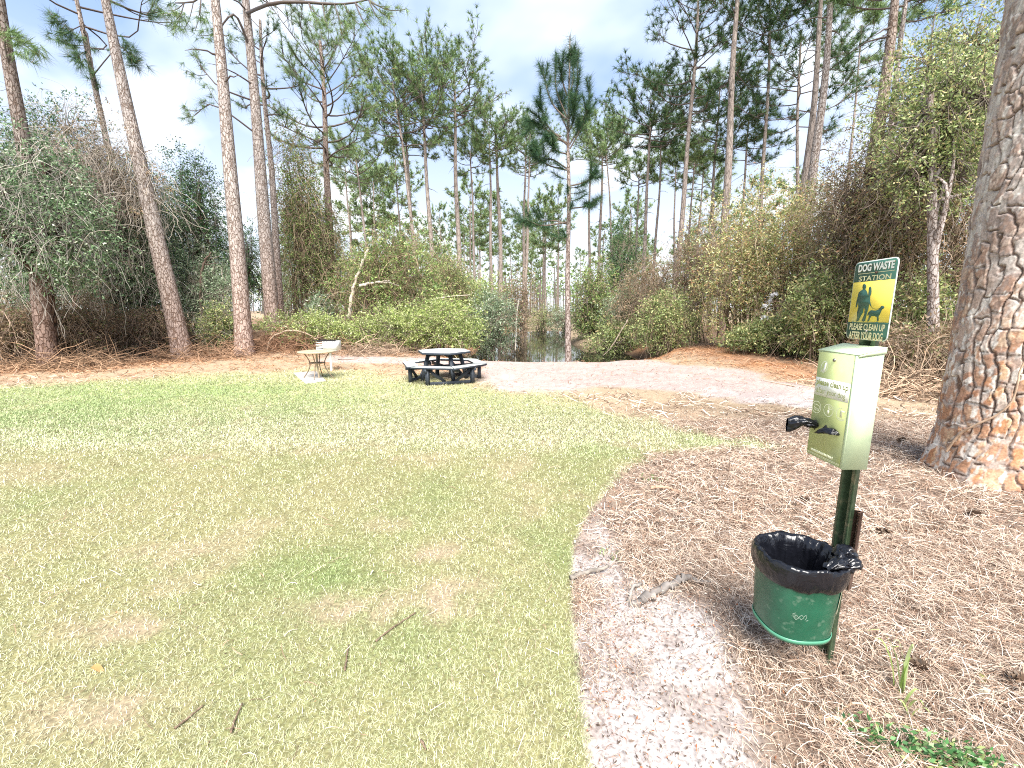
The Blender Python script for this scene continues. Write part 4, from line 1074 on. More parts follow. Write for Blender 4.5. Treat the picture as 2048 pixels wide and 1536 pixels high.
M_steel = mat_plain("zinc_bolt", (.35, .33, .30), .4, .9, .2, 60)
M_black = mat_plain("black_hole", (.006, .006, .006), .8)
M_bag = mat_plain("black_plastic_film", (.005, .0055, .008), .2, 0, .2, 20, .0, spec=.42)
M_binback = mat_plain("bin_green", (.012, .075, .042), .28, 0, .25, 9, .05, dirt=((.07, .13, .09), 26, .58))
bb_ = M_bag.node_tree; _p = bb_.nodes["Principled BSDF"]; _c = bb_.nodes.new("ShaderNodeTexCoord"); _n = bb_.nodes.new("ShaderNodeTexNoise"); _n.inputs["Scale"].default_value = 13; _n.inputs["Detail"].default_value = 3; _n.inputs["Distortion"].default_value = 1.6
bb_.links.new(_c.outputs["Object"], _n.inputs["Vector"]); _b = bb_.nodes.new("ShaderNodeBump"); _b.inputs["Strength"].default_value = .4; _b.inputs["Distance"].default_value = .02
bb_.links.new(_n.outputs["Fac"], _b.inputs["Height"]); bb_.links.new(_b.outputs[0], _p.inputs["Normal"])
M_scuff = mat_plain("scuffed_label", (.32, .33, .22), .8, 0, .6, 120)

st = thing("dog_waste_station", (PX_, PY_, 0), "green post carrying a dog waste sign, a pale green bag box and a green bin", "dog waste station")
SO = (PX_, PY_, 0)

def plane_map(O, R, U, Nn):
    O, R, U, Nn = (np.asarray(a, float) for a in (O, R, U, Nn))
    return lambda uv, off=0.: O + np.asarray(uv, float)[..., :1] * R + np.asarray(uv, float)[..., 1:2] * U + Nn * off

def homog(src, dst):
    A = []; 
    for (x, y), (u, v) in zip(src, dst):
        A.append([x, y, 1, 0, 0, 0, -u * x, -u * y]); A.append([0, 0, 0, x, y, 1, -v * x, -v * y])
    h = np.append(np.linalg.solve(np.array(A), np.array(dst, float).ravel()), 1).reshape(3, 3)
    def f(p):
        p = np.asarray(p, float); q = np.c_[p, np.ones(len(p))] @ h.T
        return q[:, :2] / q[:, 2:]
    return f

def flat_poly(mb, uv, pm, off, col=W1, thick=.0006):
    """a printed shape: thin raised polygon, front face up"""
    uv = np.asarray(uv, float); n = len(uv)
    area = np.sum(uv[:, 0] * np.roll(uv[:, 1], -1) - np.roll(uv[:, 0], -1) * uv[:, 1])
    if area < 0: uv = uv[::-1]
    t = tessellate_polygon([[Vector((a, b, 0)) for a, b in uv]])
    tr = []
    for a, b, c in t:
        cr = (uv[b][0] - uv[a][0]) * (uv[c][1] - uv[a][1]) - (uv[b][1] - uv[a][1]) * (uv[c][0] - uv[a][0])
        tr.append((a, b, c) if cr > 0 else (a, c, b))
    v = np.concatenate([pm(uv, off + thick), pm(uv, off)])
    q = [(i, n + i, n + (i + 1) % n, (i + 1) % n) for i in range(n)]
    mb.add(v, [(a, b, c, d) for a, b, c, d in q], tr, col)

def ring(mb, c, ru, rv, wd, pm, off, n=40):
    th = np.linspace(0, 2 * np.pi, n, endpoint=False)
    a = np.stack([c[0] + ru * np.cos(th), c[1] + rv * np.sin(th)], 1); b = np.stack([c[0] + (ru - wd) * np.cos(th), c[1] + (rv - wd) * np.sin(th)], 1)
    v = np.concatenate([pm(a, off), pm(b, off)]); mb.add(v, [(i, (i + 1) % n, n + (i + 1) % n, n + i) for i in range(n)], None, W1)

def stroke(mb, pts, wd, pm, off):
    pts = np.asarray(pts, float); d = norm(np.gradient(pts, axis=0)); s = np.stack([-d[:, 1], d[:, 0]], 1) * wd / 2; n = len(pts)
    v = np.concatenate([pm(pts - s, off), pm(pts + s, off)]); mb.add(v, [(i, i + 1, n + i + 1, n + i) for i in range(n - 1)], None, W1)

_tc = {}
def text_tris(body, bold):
    k = (body, bold)
    if k not in _tc:
        cu = bpy.data.curves.new("lettering", 'FONT'); cu.body = body; cu.size = 1; cu.offset = bold; cu.resolution_u = 4
        ob = bpy.data.objects.new("lettering", cu); COL.objects.link(ob)
        bpy.context.view_layer.update()
        me = bpy.data.meshes.new_from_object(ob.evaluated_get(bpy.context.evaluated_depsgraph_get()))
        me.calc_loop_triangles()
        v = np.array([x.co[:2] for x in me.vertices]); t = np.array([x.vertices[:] for x in me.loop_triangles])
        bpy.data.objects.remove(ob); bpy.data.curves.remove(cu); bpy.data.meshes.remove(me)
        lo = v.min(0); v = (v - lo) / (v.max(0) - lo); _tc[k] = (v, t)
    return _tc[k]

def lettering(mb, body, quad, pm, off, bold=.0):
    """fit text into quad = u0,v0,u1,v1"""
    v, t = text_tris(body, bold); u0, v0, u1, v1 = quad
    uv = np.stack([u0 + v[:, 0] * (u1 - u0), v0 + v[:, 1] * (v1 - v0)], 1)
    mb.add(pm(uv, off), None, t, W1)

# post: hat section channel, open to the left
def hat(mb, x, y, z0, z1, wd, dp, th, fl, col=W1, lean=(0, 0)):
    o = [(-0, -wd / 2), (-0, -wd / 2 + fl), (dp, -wd / 2 + fl + .006), (dp, wd / 2 - fl - .006), (0, wd / 2 - fl), (0, wd / 2)]
    i = [(th, wd / 2), (th, wd / 2 - fl + th), (dp + th, wd / 2 - fl - .006 + th), (dp + th, -wd / 2 + fl + .006 - th), (th, -wd / 2 + fl - th), (th, -wd / 2)]
    pts = np.array(o + i); n = len(pts)
    v = np.concatenate([np.c_[pts + (x, y), np.full(n, z0)], np.c_[pts + (x, y) + np.array(lean), np.full(n, z1)]])
    q = [(a, (a + 1) % n, n + (a + 1) % n, n + a) for a in range(n)]
    top = [(n + 0, n + 1, n + 10, n + 11), (n + 1, n + 2, n + 9, n + 10), (n + 2, n + 3, n + 8, n + 9), (n + 3, n + 4, n + 7, n + 8), (n + 4, n + 5, n + 6, n + 7)]
    mb.add(v, [tuple(reversed(k)) for k in q] + top, None, col)
mb = MB(); hat(mb, PX_, PY_, -.15, 1.93, .082, .034, .004, .020, lean=(-.012, 0)); mb.build("post", M_postg, st, SO)
mb = MB(); hat(mb, PX_ + .040, PY_ - .020, .42, .82, .046, .022, .004, .012); tag(mb.build("ground_stub", M_rust, st, SO), "rusty short channel bolted behind the post")
bolts = MB()
# sign panel
SGW, SGH = .245, .338
dS = np.array((-.094, -.9956, 0.)); nS = np.array((-.9956, .094, 0.)); uS = np.array((0, 0, 1.))
sc_ = np.array((1.545, 1.845, 1.79))
sO = sc_ - dS * SGW / 2 - uS * SGH / 2
pmS = plane_map(sO, dS, uS, nS)
def rrect(w_, h_, r, ins=0., n=6):
    pts = []
    for cx, cy, a0 in ((w_ - r, r, -90), (w_ - r, h_ - r, 0), (r, h_ - r, 90), (r, r, 180)):
        for k in range(n + 1):
            a = math.radians(a0 + 90 * k / n); pts.append((cx + (r - ins) * math.cos(a), cy + (r - ins) * math.sin(a)))
    return np.array(pts)
mb = MB(); flat_poly(mb, rrect(SGW, SGH, .022), pmS, -.0025, thick=.0025)
bk = rrect(SGW, SGH, .022); tb_ = tessellate_polygon([[Vector((a, b, 0)) for a, b in bk]]); mb.add(pmS(bk, -.0025), None, tb_, W1)
sg_ = mb.build("sign_panel", mat_plain("sign_edge", (.62, .66, .60), .4, .2, .1), st, SO)
hS = homog([(690, 140), (984, 96), (896, 633), (630, 605)], [(0, SGH), (SGW, SGH), (SGW, 0), (0, 0)])
mb = MB(); flat_poly(mb, rrect(SGW, SGH, .022, .0035), pmS, .0002); mb.build("sign_face", M_signgreen, sg_, SO)
yl = hS([(672, 268), (963, 238), (918, 519), (641, 508)]); y0_, y1_ = yl[2:, 1].mean(), yl[:2, 1].mean()
mb = MB(); flat_poly(mb, [(.0045, y0_), (SGW - .0045, y0_), (SGW - .0045, y1_), (.0045, y1_)], pmS, .001); mb.build("yellow_field", M_signyellow, sg_, SO)
mb = MB()
man = [(738, 292), (742, 277), (752, 271), (762, 280), (763, 294), (757, 306), (766, 316), (772, 330), (776, 350), (782, 296), (790, 288), (798, 296), (799, 320), (797, 336), (790, 350), (789, 380), (797, 408), (793, 414),
       (783, 396), (778, 430), (768, 460), (757, 503), (745, 508), (735, 500), (752, 462), (754, 430), (748, 420), (744, 450), (726, 478), (714, 503), (698, 507), (706, 480), (704, 450), (712, 420), (711, 388), (701, 418), (695, 418),
       (699, 385), (708, 350), (714, 325), (730, 314), (741, 306)]
dog = [(771, 468), (780, 448), (796, 437), (826, 440), (843, 434), (857, 421), (861, 413), (870, 410), (879, 412), (885, 419), (880, 427), (870, 432), (862, 448), (855, 464), (846, 474), (846, 504), (836, 506), (834, 480),
       (820, 474), (800, 474), (790, 485), (783, 506), (772, 506), (781, 480), (784, 460), (776, 472)]
gnd = [(641, 511), (674, 512), (678, 500), (682, 511), (760, 513), (830, 512), (836, 508), (846, 514), (880, 514), (900, 516), (917, 519), (916, 524), (640, 515)]
for sh in (man, dog, gnd): flat_poly(mb, hS(sh), pmS, .0018)
stroke(mb, hS(curve_pts([(795, 410), (806, 424), (826, 431), (846, 428), (858, 424)], 14)), .0016, pmS, .0026)
mb.build("silhouette", M_signgreen, sg_, SO)
def hq(x0, y0, x1, y1):       # box of text from two diagonal corners on the photo crop: lower left, upper right
    a = hS([(x0, y0), (x1, y1)]); return a[0, 0], a[0, 1], a[1, 0], a[1, 1]
mo, mw, mc, mst = MB(), MB(), MB(), MB(); mo2, mo3, mc2 = MB(), MB(), MB()
q = hq(707, 200, 957, 118); lettering(mo, "DOG WASTE", (q[0] + .002, q[1] - .002, q[2] + .002, q[3] - .002), pmS, .0008, .045); lettering(mw, "DOG WASTE", q, pmS, .0014, .035)
q = hq(712, 258, 931, 205); lettering(mst, "STATION", q, pmS, .0014, .01)
a = hS([(708, 206), (952, 188)]); v_ = a[:, 1].mean() - .001; stroke(mst, [(a[0, 0], v_), (a[1, 0], v_)], .0018, pmS, .0013)
q = hq(655, 553, 890, 527); q1 = (q[0], q[1], q[2], q[3]); lettering(mo2, "PLEASE CLEAN UP", (q1[0] + .001, q1[1] - .0012, q1[2] + .001, q1[3] - .0012), pmS, .0008, .035); lettering(mc, "PLEASE CLEAN UP", q1, pmS, .0014, .02)
q = hq(651, 605, 875, 580); lettering(mo3, "AFTER YOUR DOG", (q[0] + .001, q[1] - .0012, q[2] + .001, q[3] - .0012), pmS, .0008, .035); lettering(mc2, "AFTER YOUR DOG", q, pmS, .0014, .02)
M_cr = mat_plain("cream_print", (.80, .72, .42), .5, 0, .05, 30)
for m_, nm, mt in ((mo, "lettering_shadow", M_signorange), (mo2, "lettering_shadow", M_signorange), (mo3, "lettering_shadow", M_signorange), (mw, "white_lettering", M_white), (mst, "cream_lettering", M_cr), (mc, "cream_lettering", M_cr), (mc2, "cream_lettering", M_cr)):
    m_.build(nm, mt, sg_, SO)
def dome(mb, pm, c, r, h, off):
    n = 10; th = np.linspace(0, 2 * np.pi, n, endpoint=False); cc = np.array(c)
    rings_ = [np.stack([cc[0] + r * f * np.cos(th), cc[1] + r * f * np.sin(th)], 1) for f in (1, .95, .6)]
    v = np.concatenate([pm(rings_[0], off), pm(rings_[1], off + h * .6), pm(rings_[2], off + h), pm(cc[None], off + h * 1.02)])
    qd = [(k * n + i, k * n + (i + 1) % n, (k + 1) * n + (i + 1) % n, (k + 1) * n + i) for k in (0, 1) for i in range(n)]
    mb.add(v, qd, [(2 * n + i, 2 * n + (i + 1) % n, 3 * n) for i in range(n)], W1)
for c, mt in (((831, 199), M_rust), ((768, 566), M_steel)):
    mb = MB(); dome(mb, pmS, hS([c])[0], .0055, .005, .002); mb.build("bolt", mt, sg_, SO)

# dispenser box
BX0, BX1, BYn, BYf, BZ0, BZf, BZb = 1.456, 1.567, 1.761, 1.989, 1.055, 1.563, 1.592
mb = MB()
def slab(mb, x0, x1, y0, y1, zs, ze0, ze1):
    v = [(x0, y0, zs), (x1, y0, zs), (x1, y1, zs), (x0, y1, zs), (x0, y0, ze0), (x1, y0, ze1), (x1, y1, ze1), (x0, y1, ze0)]
    mb.add(v, [(0, 3, 2, 1), (4, 5, 6, 7), (0, 1, 5, 4), (1, 2, 6, 5), (2, 3, 7, 6), (3, 0, 4, 7)], None, W1)
slab(mb, BX0 + .003, BX1, BYn, BYf, BZ0, BZf - .004, BZb - .004)
bx = mb.build("dispenser_box", M_mint, st, SO)
mb = MB()                                   # folded lid with a lip down the sides
zl = lambda x: BZf + (BZb - BZf) * (x - BX0) / (BX1 - BX0)
xa, xb, ya, yb = BX0 - .001, BX1 + .004, BYn - .005, BYf + .005
v = [(xa, ya, zl(xa) - .002), (xb, ya, zl(xb) - .002), (xb, yb, zl(xb) - .002), (xa, yb, zl(xa) - .002), (xa, ya, zl(xa) + .003), (xb, ya, zl(xb) + .003), (xb, yb, zl(xb) + .003), (xa, yb, zl(xa) + .003)]
mb.add(v, [(0, 3, 2, 1), (4, 5, 6, 7), (0, 1, 5, 4), (1, 2, 6, 5), (2, 3, 7, 6), (3, 0, 4, 7)], None, W1)
for yy_, s in ((ya, 1), (yb, -1)):
    y1_ = yy_ + s * .003; lo_, hi_ = min(yy_, y1_), max(yy_, y1_)
    v = [(xa + .004, lo_, zl(xa) - .010), (xb, lo_, zl(xb) - .024), (xb, hi_, zl(xb) - .024), (xa + .004, hi_, zl(xa) - .010), (xa + .004, lo_, zl(xa) - .0025), (xb, lo_, zl(xb) - .0025), (xb, hi_, zl(xb) - .0025), (xa + .004, hi_, zl(xa) - .0025)]
    mb.add(v, [(0, 3, 2, 1), (4, 5, 6, 7), (0, 1, 5, 4), (1, 2, 6, 5), (2, 3, 7, 6), (3, 0, 4, 7)], None, W1)
mb.build("lid", M_mint, bx, SO)
FW, FH = BYf - BYn, BZf - BZ0
pmF = plane_map((BX0, BYf, BZ0), (0, -1, 0), (0, 0, 1), (-1, 0, 0))
hF = homog([(478, 668), (715, 708), (625, 1412), (407, 1295)], [(0, FH), (FW, FH), (FW, 0), (0, 0)])
mb = MB(); flat_poly(mb, [(.004, .006), (FW - .014, .006), (FW - .014, FH - .006), (.004, FH - .006)], pmF, -.0028, thick=.0032); fp = mb.build("front_door", M_panel, bx, SO)
mb = MB(); flat_poly(mb, [(FW - .012, .002), (FW, .002), (FW, FH - .004), (FW - .012, FH - .004)], pmF, -.0028, thick=.0042); mb.build("corner_trim", M_mint, bx, SO)
bq = hF([(461, 836), (686, 880), (664, 996), (447, 942)]); b0, b1 = bq[2:, 1].mean(), bq[:2, 1].mean()
mb = MB(); flat_poly(mb, [(.006, b0), (FW - .016, b0), (FW - .016, b1), (.006, b1)], pmF, .0006); mb.build("white_band", M_white, bx, SO)
mb = MB(); bh = b1 - b0
lettering(mb, "please clean up", (.012, b0 + bh * .50, FW - .024, b0 + bh * .93), pmF, .0014, .03)
lettering(mb, "after your dog", (.018, b0 + bh * .06, FW - .034, b0 + bh * .46), pmF, .0014, .0)
mb.build("band_lettering", M_olivetxt, bx, SO)
mb = MB()
ic = hF([(468, 1017), (540, 1041), (618, 1069)]); rr_ = .0295
for k in range(3):
    c = ic[k]; ring(mb, c, rr_, rr_, .0028, pmF, .0008)
    e = lambda pts: [(c[0] + a * rr_, c[1] + b * rr_) for a, b in pts]
    if k == 0:
        stroke(mb, e([(-.7, .35), (-.1, .45), (.55, .30), (.75, .0), (.5, -.3), (-.1, -.2), (-.6, .05)]), .003, pmF, .0008)
        for dx_ in (-.3, .05, .4): stroke(mb, e([(dx_, -.1), (dx_ - .1, -.45), (dx_ + .2, -.5)]), .003, pmF, .0008)
    elif k == 1:
        flat_poly(mb, e([(-.25, -.7), (.1, -.65), (.2, -.15), (-.05, .1), (-.3, -.2)]), pmF, .0004)
        for a in (20, 50, 80, 105): stroke(mb, e([(0, -.1), (.45 * math.cos(math.radians(a)), .1 + .6 * math.sin(math.radians(a))), (.75 * math.cos(math.radians(a)), .8 * math.sin(math.radians(a)))]), .003, pmF, .0008)
    else:
        flat_poly(mb, e([(-.15, .65), (.55, .55), (.6, .35), (.05, .35), (.25, -.45), (-.2, -.45), (-.25, .3)]), pmF, .0004)
        stroke(mb, e([(-.55, -.6), (0, -.72), (.55, -.6)]), .003, pmF, .0008); stroke(mb, e([(.6, .5), (.75, .2), (.7, -.1)]), .0025, pmF, .0008)
mb.build("round_symbols", M_cream, bx, SO); mb = MB()
for y_ in (.0115, .0165): stroke(mb, [(.008, y_), (FW - .018, y_)], .0016, pmF, .0008)
rs = np.random.default_rng(2); u_ = .03
while u_ < FW - .06:                         # worn, unreadable small print
    w_ = rs.uniform(.004, .008); flat_poly(mb, [(u_, .024), (u_ + w_, .024), (u_ + w_, .024 + rs.uniform(.010, .014)), (u_, .036)], pmF, .0004); u_ += w_ + rs.uniform(.001, .003)
mb.build("small_print", M_cream, bx, SO)
mb = MB(); lc = hF([(512, 772)])[0]
th = np.linspace(0, 2 * np.pi, 30); stroke(mb, np.stack([lc[0] + .020 * np.cos(th) + .004 * np.sin(th), lc[1] + .026 * np.sin(th)], 1), .002, pmF, .0008)
flat_poly(mb, [(lc[0] - .012, lc[1] - .022), (lc[0] - .002, lc[1] - .002), (lc[0] + .002, lc[1] + .018), (lc[0] + .010, lc[1] + .021), (lc[0] + .011, lc[1] + .004), (lc[0] + .006, lc[1] - .016), (lc[0] + .0, lc[1] - .023)], pmF, .0004)
stroke(mb, [(lc[0] - .022, lc[1] - .024), (lc[0] - .008, lc[1] - .020), (lc[0] + .004, lc[1] - .024)], .002, pmF, .0008)
mb.build("emblem", M_white, bx, SO)
mb = MB(); kc = hF([(574, 734)])[0]; dome(mb, pmF, kc, .0085, .006, .0006); kk_ = mb.build("lock", M_steel, bx, SO)
mb = MB(); flat_poly(mb, [(kc[0] - .001, kc[1] - .004), (kc[0] + .001, kc[1] - .004), (kc[0] + .001, kc[1] + .004), (kc[0] - .001, kc[1] + .004)], pmF, .0072); 
mb.build("slot", M_black, bx, SO)
for qd in ([(500, 1152), (527, 1128), (548, 1178), (512, 1180)], [(448, 1100), (468, 1096), (474, 1130), (455, 1160)]):
    mb = MB(); flat_poly(mb, hF(qd), pmF, .0006); mb.build("bag_slot", M_black, bx, SO)

# bin: flattened tapering bucket hung on the post
BC = np.array((1.372, 1.838)); BRX, BRY, BZT, BZB = .172, .165, .600, .232
def bin_ring(sx, z, n=64, wob=0., seed=0, cx=BC):
    th = np.linspace(0, 2 * np.pi, n, endpoint=False)
    c, s = np.cos(th), np.sin(th)
    r = (np.abs(c) ** 2.6 + np.abs(s) ** 2.6) ** (-1 / 2.6)
    x = np.minimum(cx[0] + BRX * sx * r * c, PX_ - .012); y = cx[1] + BRY * sx * r * s
    return np.stack([x, y, np.full(n, z)], 1)
mb = MB(); n = 64
rg = [bin_ring(.80, BZB), bin_ring(.86, BZB + .004), bin_ring(.875, BZB + .018), bin_ring(.89, BZB + .06), bin_ring(.93, BZB + .18), bin_ring(.985, BZT - .012), bin_ring(1.0, BZT), bin_ring(.975, BZT), bin_ring(.95, BZT - .05), bin_ring(.86, BZB + .02), bin_ring(.3, BZB + .016)]
v = np.concatenate(rg + [np.array([[BC[0], BC[1], BZB]])]); 
mb.add(v, [(k * n + i, k * n + (i + 1) % n, (k + 1) * n + (i + 1) % n, (k + 1) * n + i) for k in range(len(rg) - 1) for i in range(n)], [(len(v) - 1, (i + 1) % n, i) for i in range(n)], W1)
bn = mb.build("waste_bin", M_binback, st, SO, smooth=True)
mb = MB(); k0 = bin_ring(.885, BZB + .020); k1 = bin_ring(.90, BZB + .020); k2 = bin_ring(.885, BZB - .002); k3 = bin_ring(.80, BZB - .003)
v = np.concatenate([k0, k1, k2, k3]); mb.add(v, [(k * n + i, (k + 1) * n + i, (k + 1) * n + (i + 1) % n, k * n + (i + 1) % n) for k in range(3) for i in range(n)], None, W1)
mb.build("base_rim", mat_plain("bin_rim_green", (.06, .21, .13), .35, 0, .12, 12), bn, SO, smooth=True)
def on_bin(th, z):           # point on the bin's outside
    f = (z - BZB) / (BZT - BZB); sx = .89 + .11 * f + .004; c, s = math.cos(th), math.sin(th); r = (abs(c) ** 2.6 + abs(s) ** 2.6) ** (-1 / 2.6)
    return np.array((BC[0] + BRX * sx * r * c, BC[1] + BRY * sx * r * s, z))
mb = MB(); tt4 = np.linspace(-.86, -.52, 7); zz4 = np.linspace(.375, .505, 6)
v = np.array([[on_bin(a - (.03 if j == 0 else 0), z + (.02 * (i / 6.) if j == 0 else 0)) for i, a in enumerate(tt4)] for j, z in enumerate(zz4)]).reshape(-1, 3)
mb.add(v, [(j * 7 + i, j * 7 + i + 1, (j + 1) * 7 + i + 1, (j + 1) * 7 + i) for j in range(5) for i in range(6)], None, W1); mb.build("scuffed_label", M_scuff, bn, SO)
mb = MB(); pts = lambda L: np.array([on_bin(-1.93 + a * .0045 / .17 * 10, .375 + b_ * .004 * 1.6) for a, b_ in L])
for L in ([(-6, 0), (-4, 3)], [(-4, 3), (-2, 0)], [(-2, 0), (-4, -3)], [(-4, -3), (-6, 0)], [(-2, 1), (0, 4)], [(0, 4), (2, 1)], [(2, 1), (0, -2)], [(0, -2), (-2, 1)], [(2, 2), (3.4, 4.5)], [(3.4, 4.5), (4.2, 1)], [(4.2, 1), (3, -2)], [(-7, 3), (-5, 5.5)], [(4, -3), (6, -2)]):
    q = np.array([on_bin(-1.95 + a * .030, .375 + b_ * .0042) for a, b_ in L]); q = curve_pts(q, 10) if len(q) > 2 else np.linspace(q[0], q[1], 4)
    tubes(mb, q, .0007, 4, W1)
mb.build("scratched_mark", mat_plain('scratch_grey', (.30, .38, .31), .7), bn, SO)

# black liner folded over the bin's rim, gathered at the post side
def liner():
    n = 200; th = np.linspace(0, 2 * np.pi, n, endpoint=False)
    def rg(sx, z, amp, seed, zamp=0.):
        c, s = np.cos(th), np.sin(th); r = (np.abs(c) ** 2.6 + np.abs(s) ** 2.6) ** (-1 / 2.6)
        wv = (vn(np.cos(th) * 5 + 20, np.sin(th) * 5 + z * 26, seed) - .5) * 2 * .55 + (vn(np.cos(th) * 13 + 20, np.sin(th) * 13 + z * 60, seed + 1) - .5) * 2 * .45
        wz = (vn(np.cos(th) * 3 + 7, np.sin(th) * 3 + 5, 99) - .5) * 2 * .7 + (vn(np.cos(th) * 11 + 7, np.sin(th) * 11, seed + 3) - .5) * .8
        x = np.minimum(BC[0] + (BRX * sx + amp * wv) * r * c, PX_ - .004); y = BC[1] + (BRY * sx + amp * wv) * r * s
        return np.stack([x, y, z + zamp * wz], 1)
    R_ = [rg(1.005, BZT - .092, .003, 1, .010), rg(1.025, BZT - .086, .004, 1, .010), rg(1.05, BZT - .065, .006, 2, .006), rg(1.06, BZT - .045, .007, 3, .004), rg(1.075, BZT - .01, .007, 4, .004), rg(1.06, BZT + .012, .007, 5, .010),
          rg(1.01, BZT + .022, .006, 6, .013), rg(.93, BZT + .010, .012, 7, .012), rg(.84, BZT - .03, .020, 8, .016), rg(.78, BZT - .08, .022, 9, .016), rg(.72, BZT - .16, .022, 10, .01), rg(.62, BZT - .26, .02, 11, .01), rg(.3, BZT - .31, .02, 12, .01)]
    mb = MB(); v = np.concatenate(R_ + [np.array([[BC[0], BC[1], BZT - .315]])]); m_ = len(R_)
    mb.add(v, [(k * n + i, k * n + (i + 1) % n, (k + 1) * n + (i + 1) % n, (k + 1) * n + i) for k in range(m_ - 1) for i in range(n)], [((m_ - 1) * n + i, (m_ - 1) * n + (i + 1) % n, m_ * n) for i in range(n)], W1)
    # gathered bunch pulled round the near side of the post
    rng = np.random.default_rng(4)
    def bunch(c0, c1, r0, r1, seed, k=26, m2=48, amp=.34, flat=.7):
        t_ = np.linspace(0, 1, k); a_ = np.linspace(0, 2 * np.pi, m2, endpoint=False)
        ax = np.asarray(c1) - np.asarray(c0); ctr = np.asarray(c0) + ax * t_[:, None] + np.array((0, 0, .02)) * np.sin(t_ * 3.1)[:, None]
        d = norm(ax); s = norm(np.cross(d, (0, 0, 1.))); u = np.cross(s, d)
        T_, A_ = np.meshgrid(t_, a_, indexing='ij')
        rad = (r0 + (r1 - r0) * T_) * np.sqrt(np.clip(np.sin(np.pi * np.clip(T_ * .93 + .06, 0, 1)), 0, 1)) * (1 + amp * (vn(np.cos(A_) * 2.4 + 9 + T_ * 3, np.sin(A_) * 2.4 + T_ * 5, seed) - .5) * 2 + amp * .6 * (vn(np.cos(A_) * 6 + T_ * 8, np.sin(A_) * 6 + 3, seed + 1) - .5) * 2)
        v = ctr[:, None] + s * (rad * np.cos(A_))[..., None] + u * (rad * np.sin(A_) * flat)[..., None]
        i = np.arange(k * m2).reshape(k, m2)
        mb.add(v.reshape(-1, 3), np.stack([i[:-1], np.roll(i, -1, 1)[:-1], np.roll(i, -1, 1)[1:], i[1:]], -1).reshape(-1, 4), None, W1)
    bunch((1.47, 1.735, BZT + .0), (1.598, 1.752, BZT + .012), .052, .036, 31)
    bunch((1.50, 1.79, BZT + .022), (1.600, 1.775, BZT + .035), .040, .030, 35)
    bunch((1.40, 1.705, BZT + .010), (1.53, 1.725, BZT + .012), .030, .034, 37, flat=.6)
    return tag(mb.build("bin_liner", M_bag, None, (BC[0], BC[1], BZB), smooth=True), "shiny black bin bag folded over the rim of the green bin", "bin bag")
liner()

# pet waste bags tugged half out of the box
def tug_bag(c0, c1, w0, w1, label, seed, flat=.5, tail=.0, open_=False):
    k, m2 = 30, 44; t_ = np.linspace(0, 1, k); a_ = np.linspace(0, 2 * np.pi, m2, endpoint=False)
    c0 = np.asarray(c0, float); c1 = np.asarray(c1, float); ax = c1 - c0; d = norm(ax); s = norm(np.cross(d, (0, 0, 1.))); u = np.cross(s, d)
    T_, A_ = np.meshgrid(t_, a_, indexing='ij')
    prof = np.interp(T_, [0, .12, .3, .6, .85, 1.0], [.25, .75, 1.0, .95, .8, .55 if open_ else .08])
    rad = (w0 + (w1 - w0) * T_) * prof * (1 + .42 * (vn(np.cos(A_) * 2 + 9 + T_ * 2.5, np.sin(A_) * 2 + T_ * 3, seed) - .5) * 2 + .22 * (vn(np.cos(A_) * 6 + T_ * 9, np.sin(A_) * 6, seed + 1) - .5) * 2)
    ctr = c0 + ax * t_[:, None] + np.array((0, 0, .012)) * np.sin(t_ * 3.1)[:, None]
    v = ctr[:, None] + s * (rad * np.cos(A_))[..., None] + u * (rad * np.sin(A_) * flat)[..., None]
    v[..., 2] -= tail * np.clip(-np.sin(A_), 0, 1) * sst(.45, .9, T_)
    i = np.arange(k * m2).reshape(k, m2); mb = MB()
    mb.add(v.reshape(-1, 3), np.stack([i[:-1], np.roll(i, -1, 1)[:-1], np.roll(i, -1, 1)[1:], i[1:]], -1).reshape(-1, 4), None, W1)
    return tag(mb.build("waste_bag", M_bag, None, c0, smooth=True), label, "dog waste bag", "bags hanging from the dispenser")
a = pmF(hF([(470, 1135)]), 0)[0]; tug_bag(a + (.012, 0, 0), a + np.array((-.112, .045, .012)), .030, .034, "crumpled black bag sticking straight out of the box's outer slot", 41, .62, .035, True)
a = pmF(hF([(595, 1195)]), 0)[0]; tug_bag(a + (.008, -.012, .004), a + np.array((-.050, .072, -.010)), .024, .018, "smaller black bag folded flat against the box below its round symbols", 47, .55, .0)

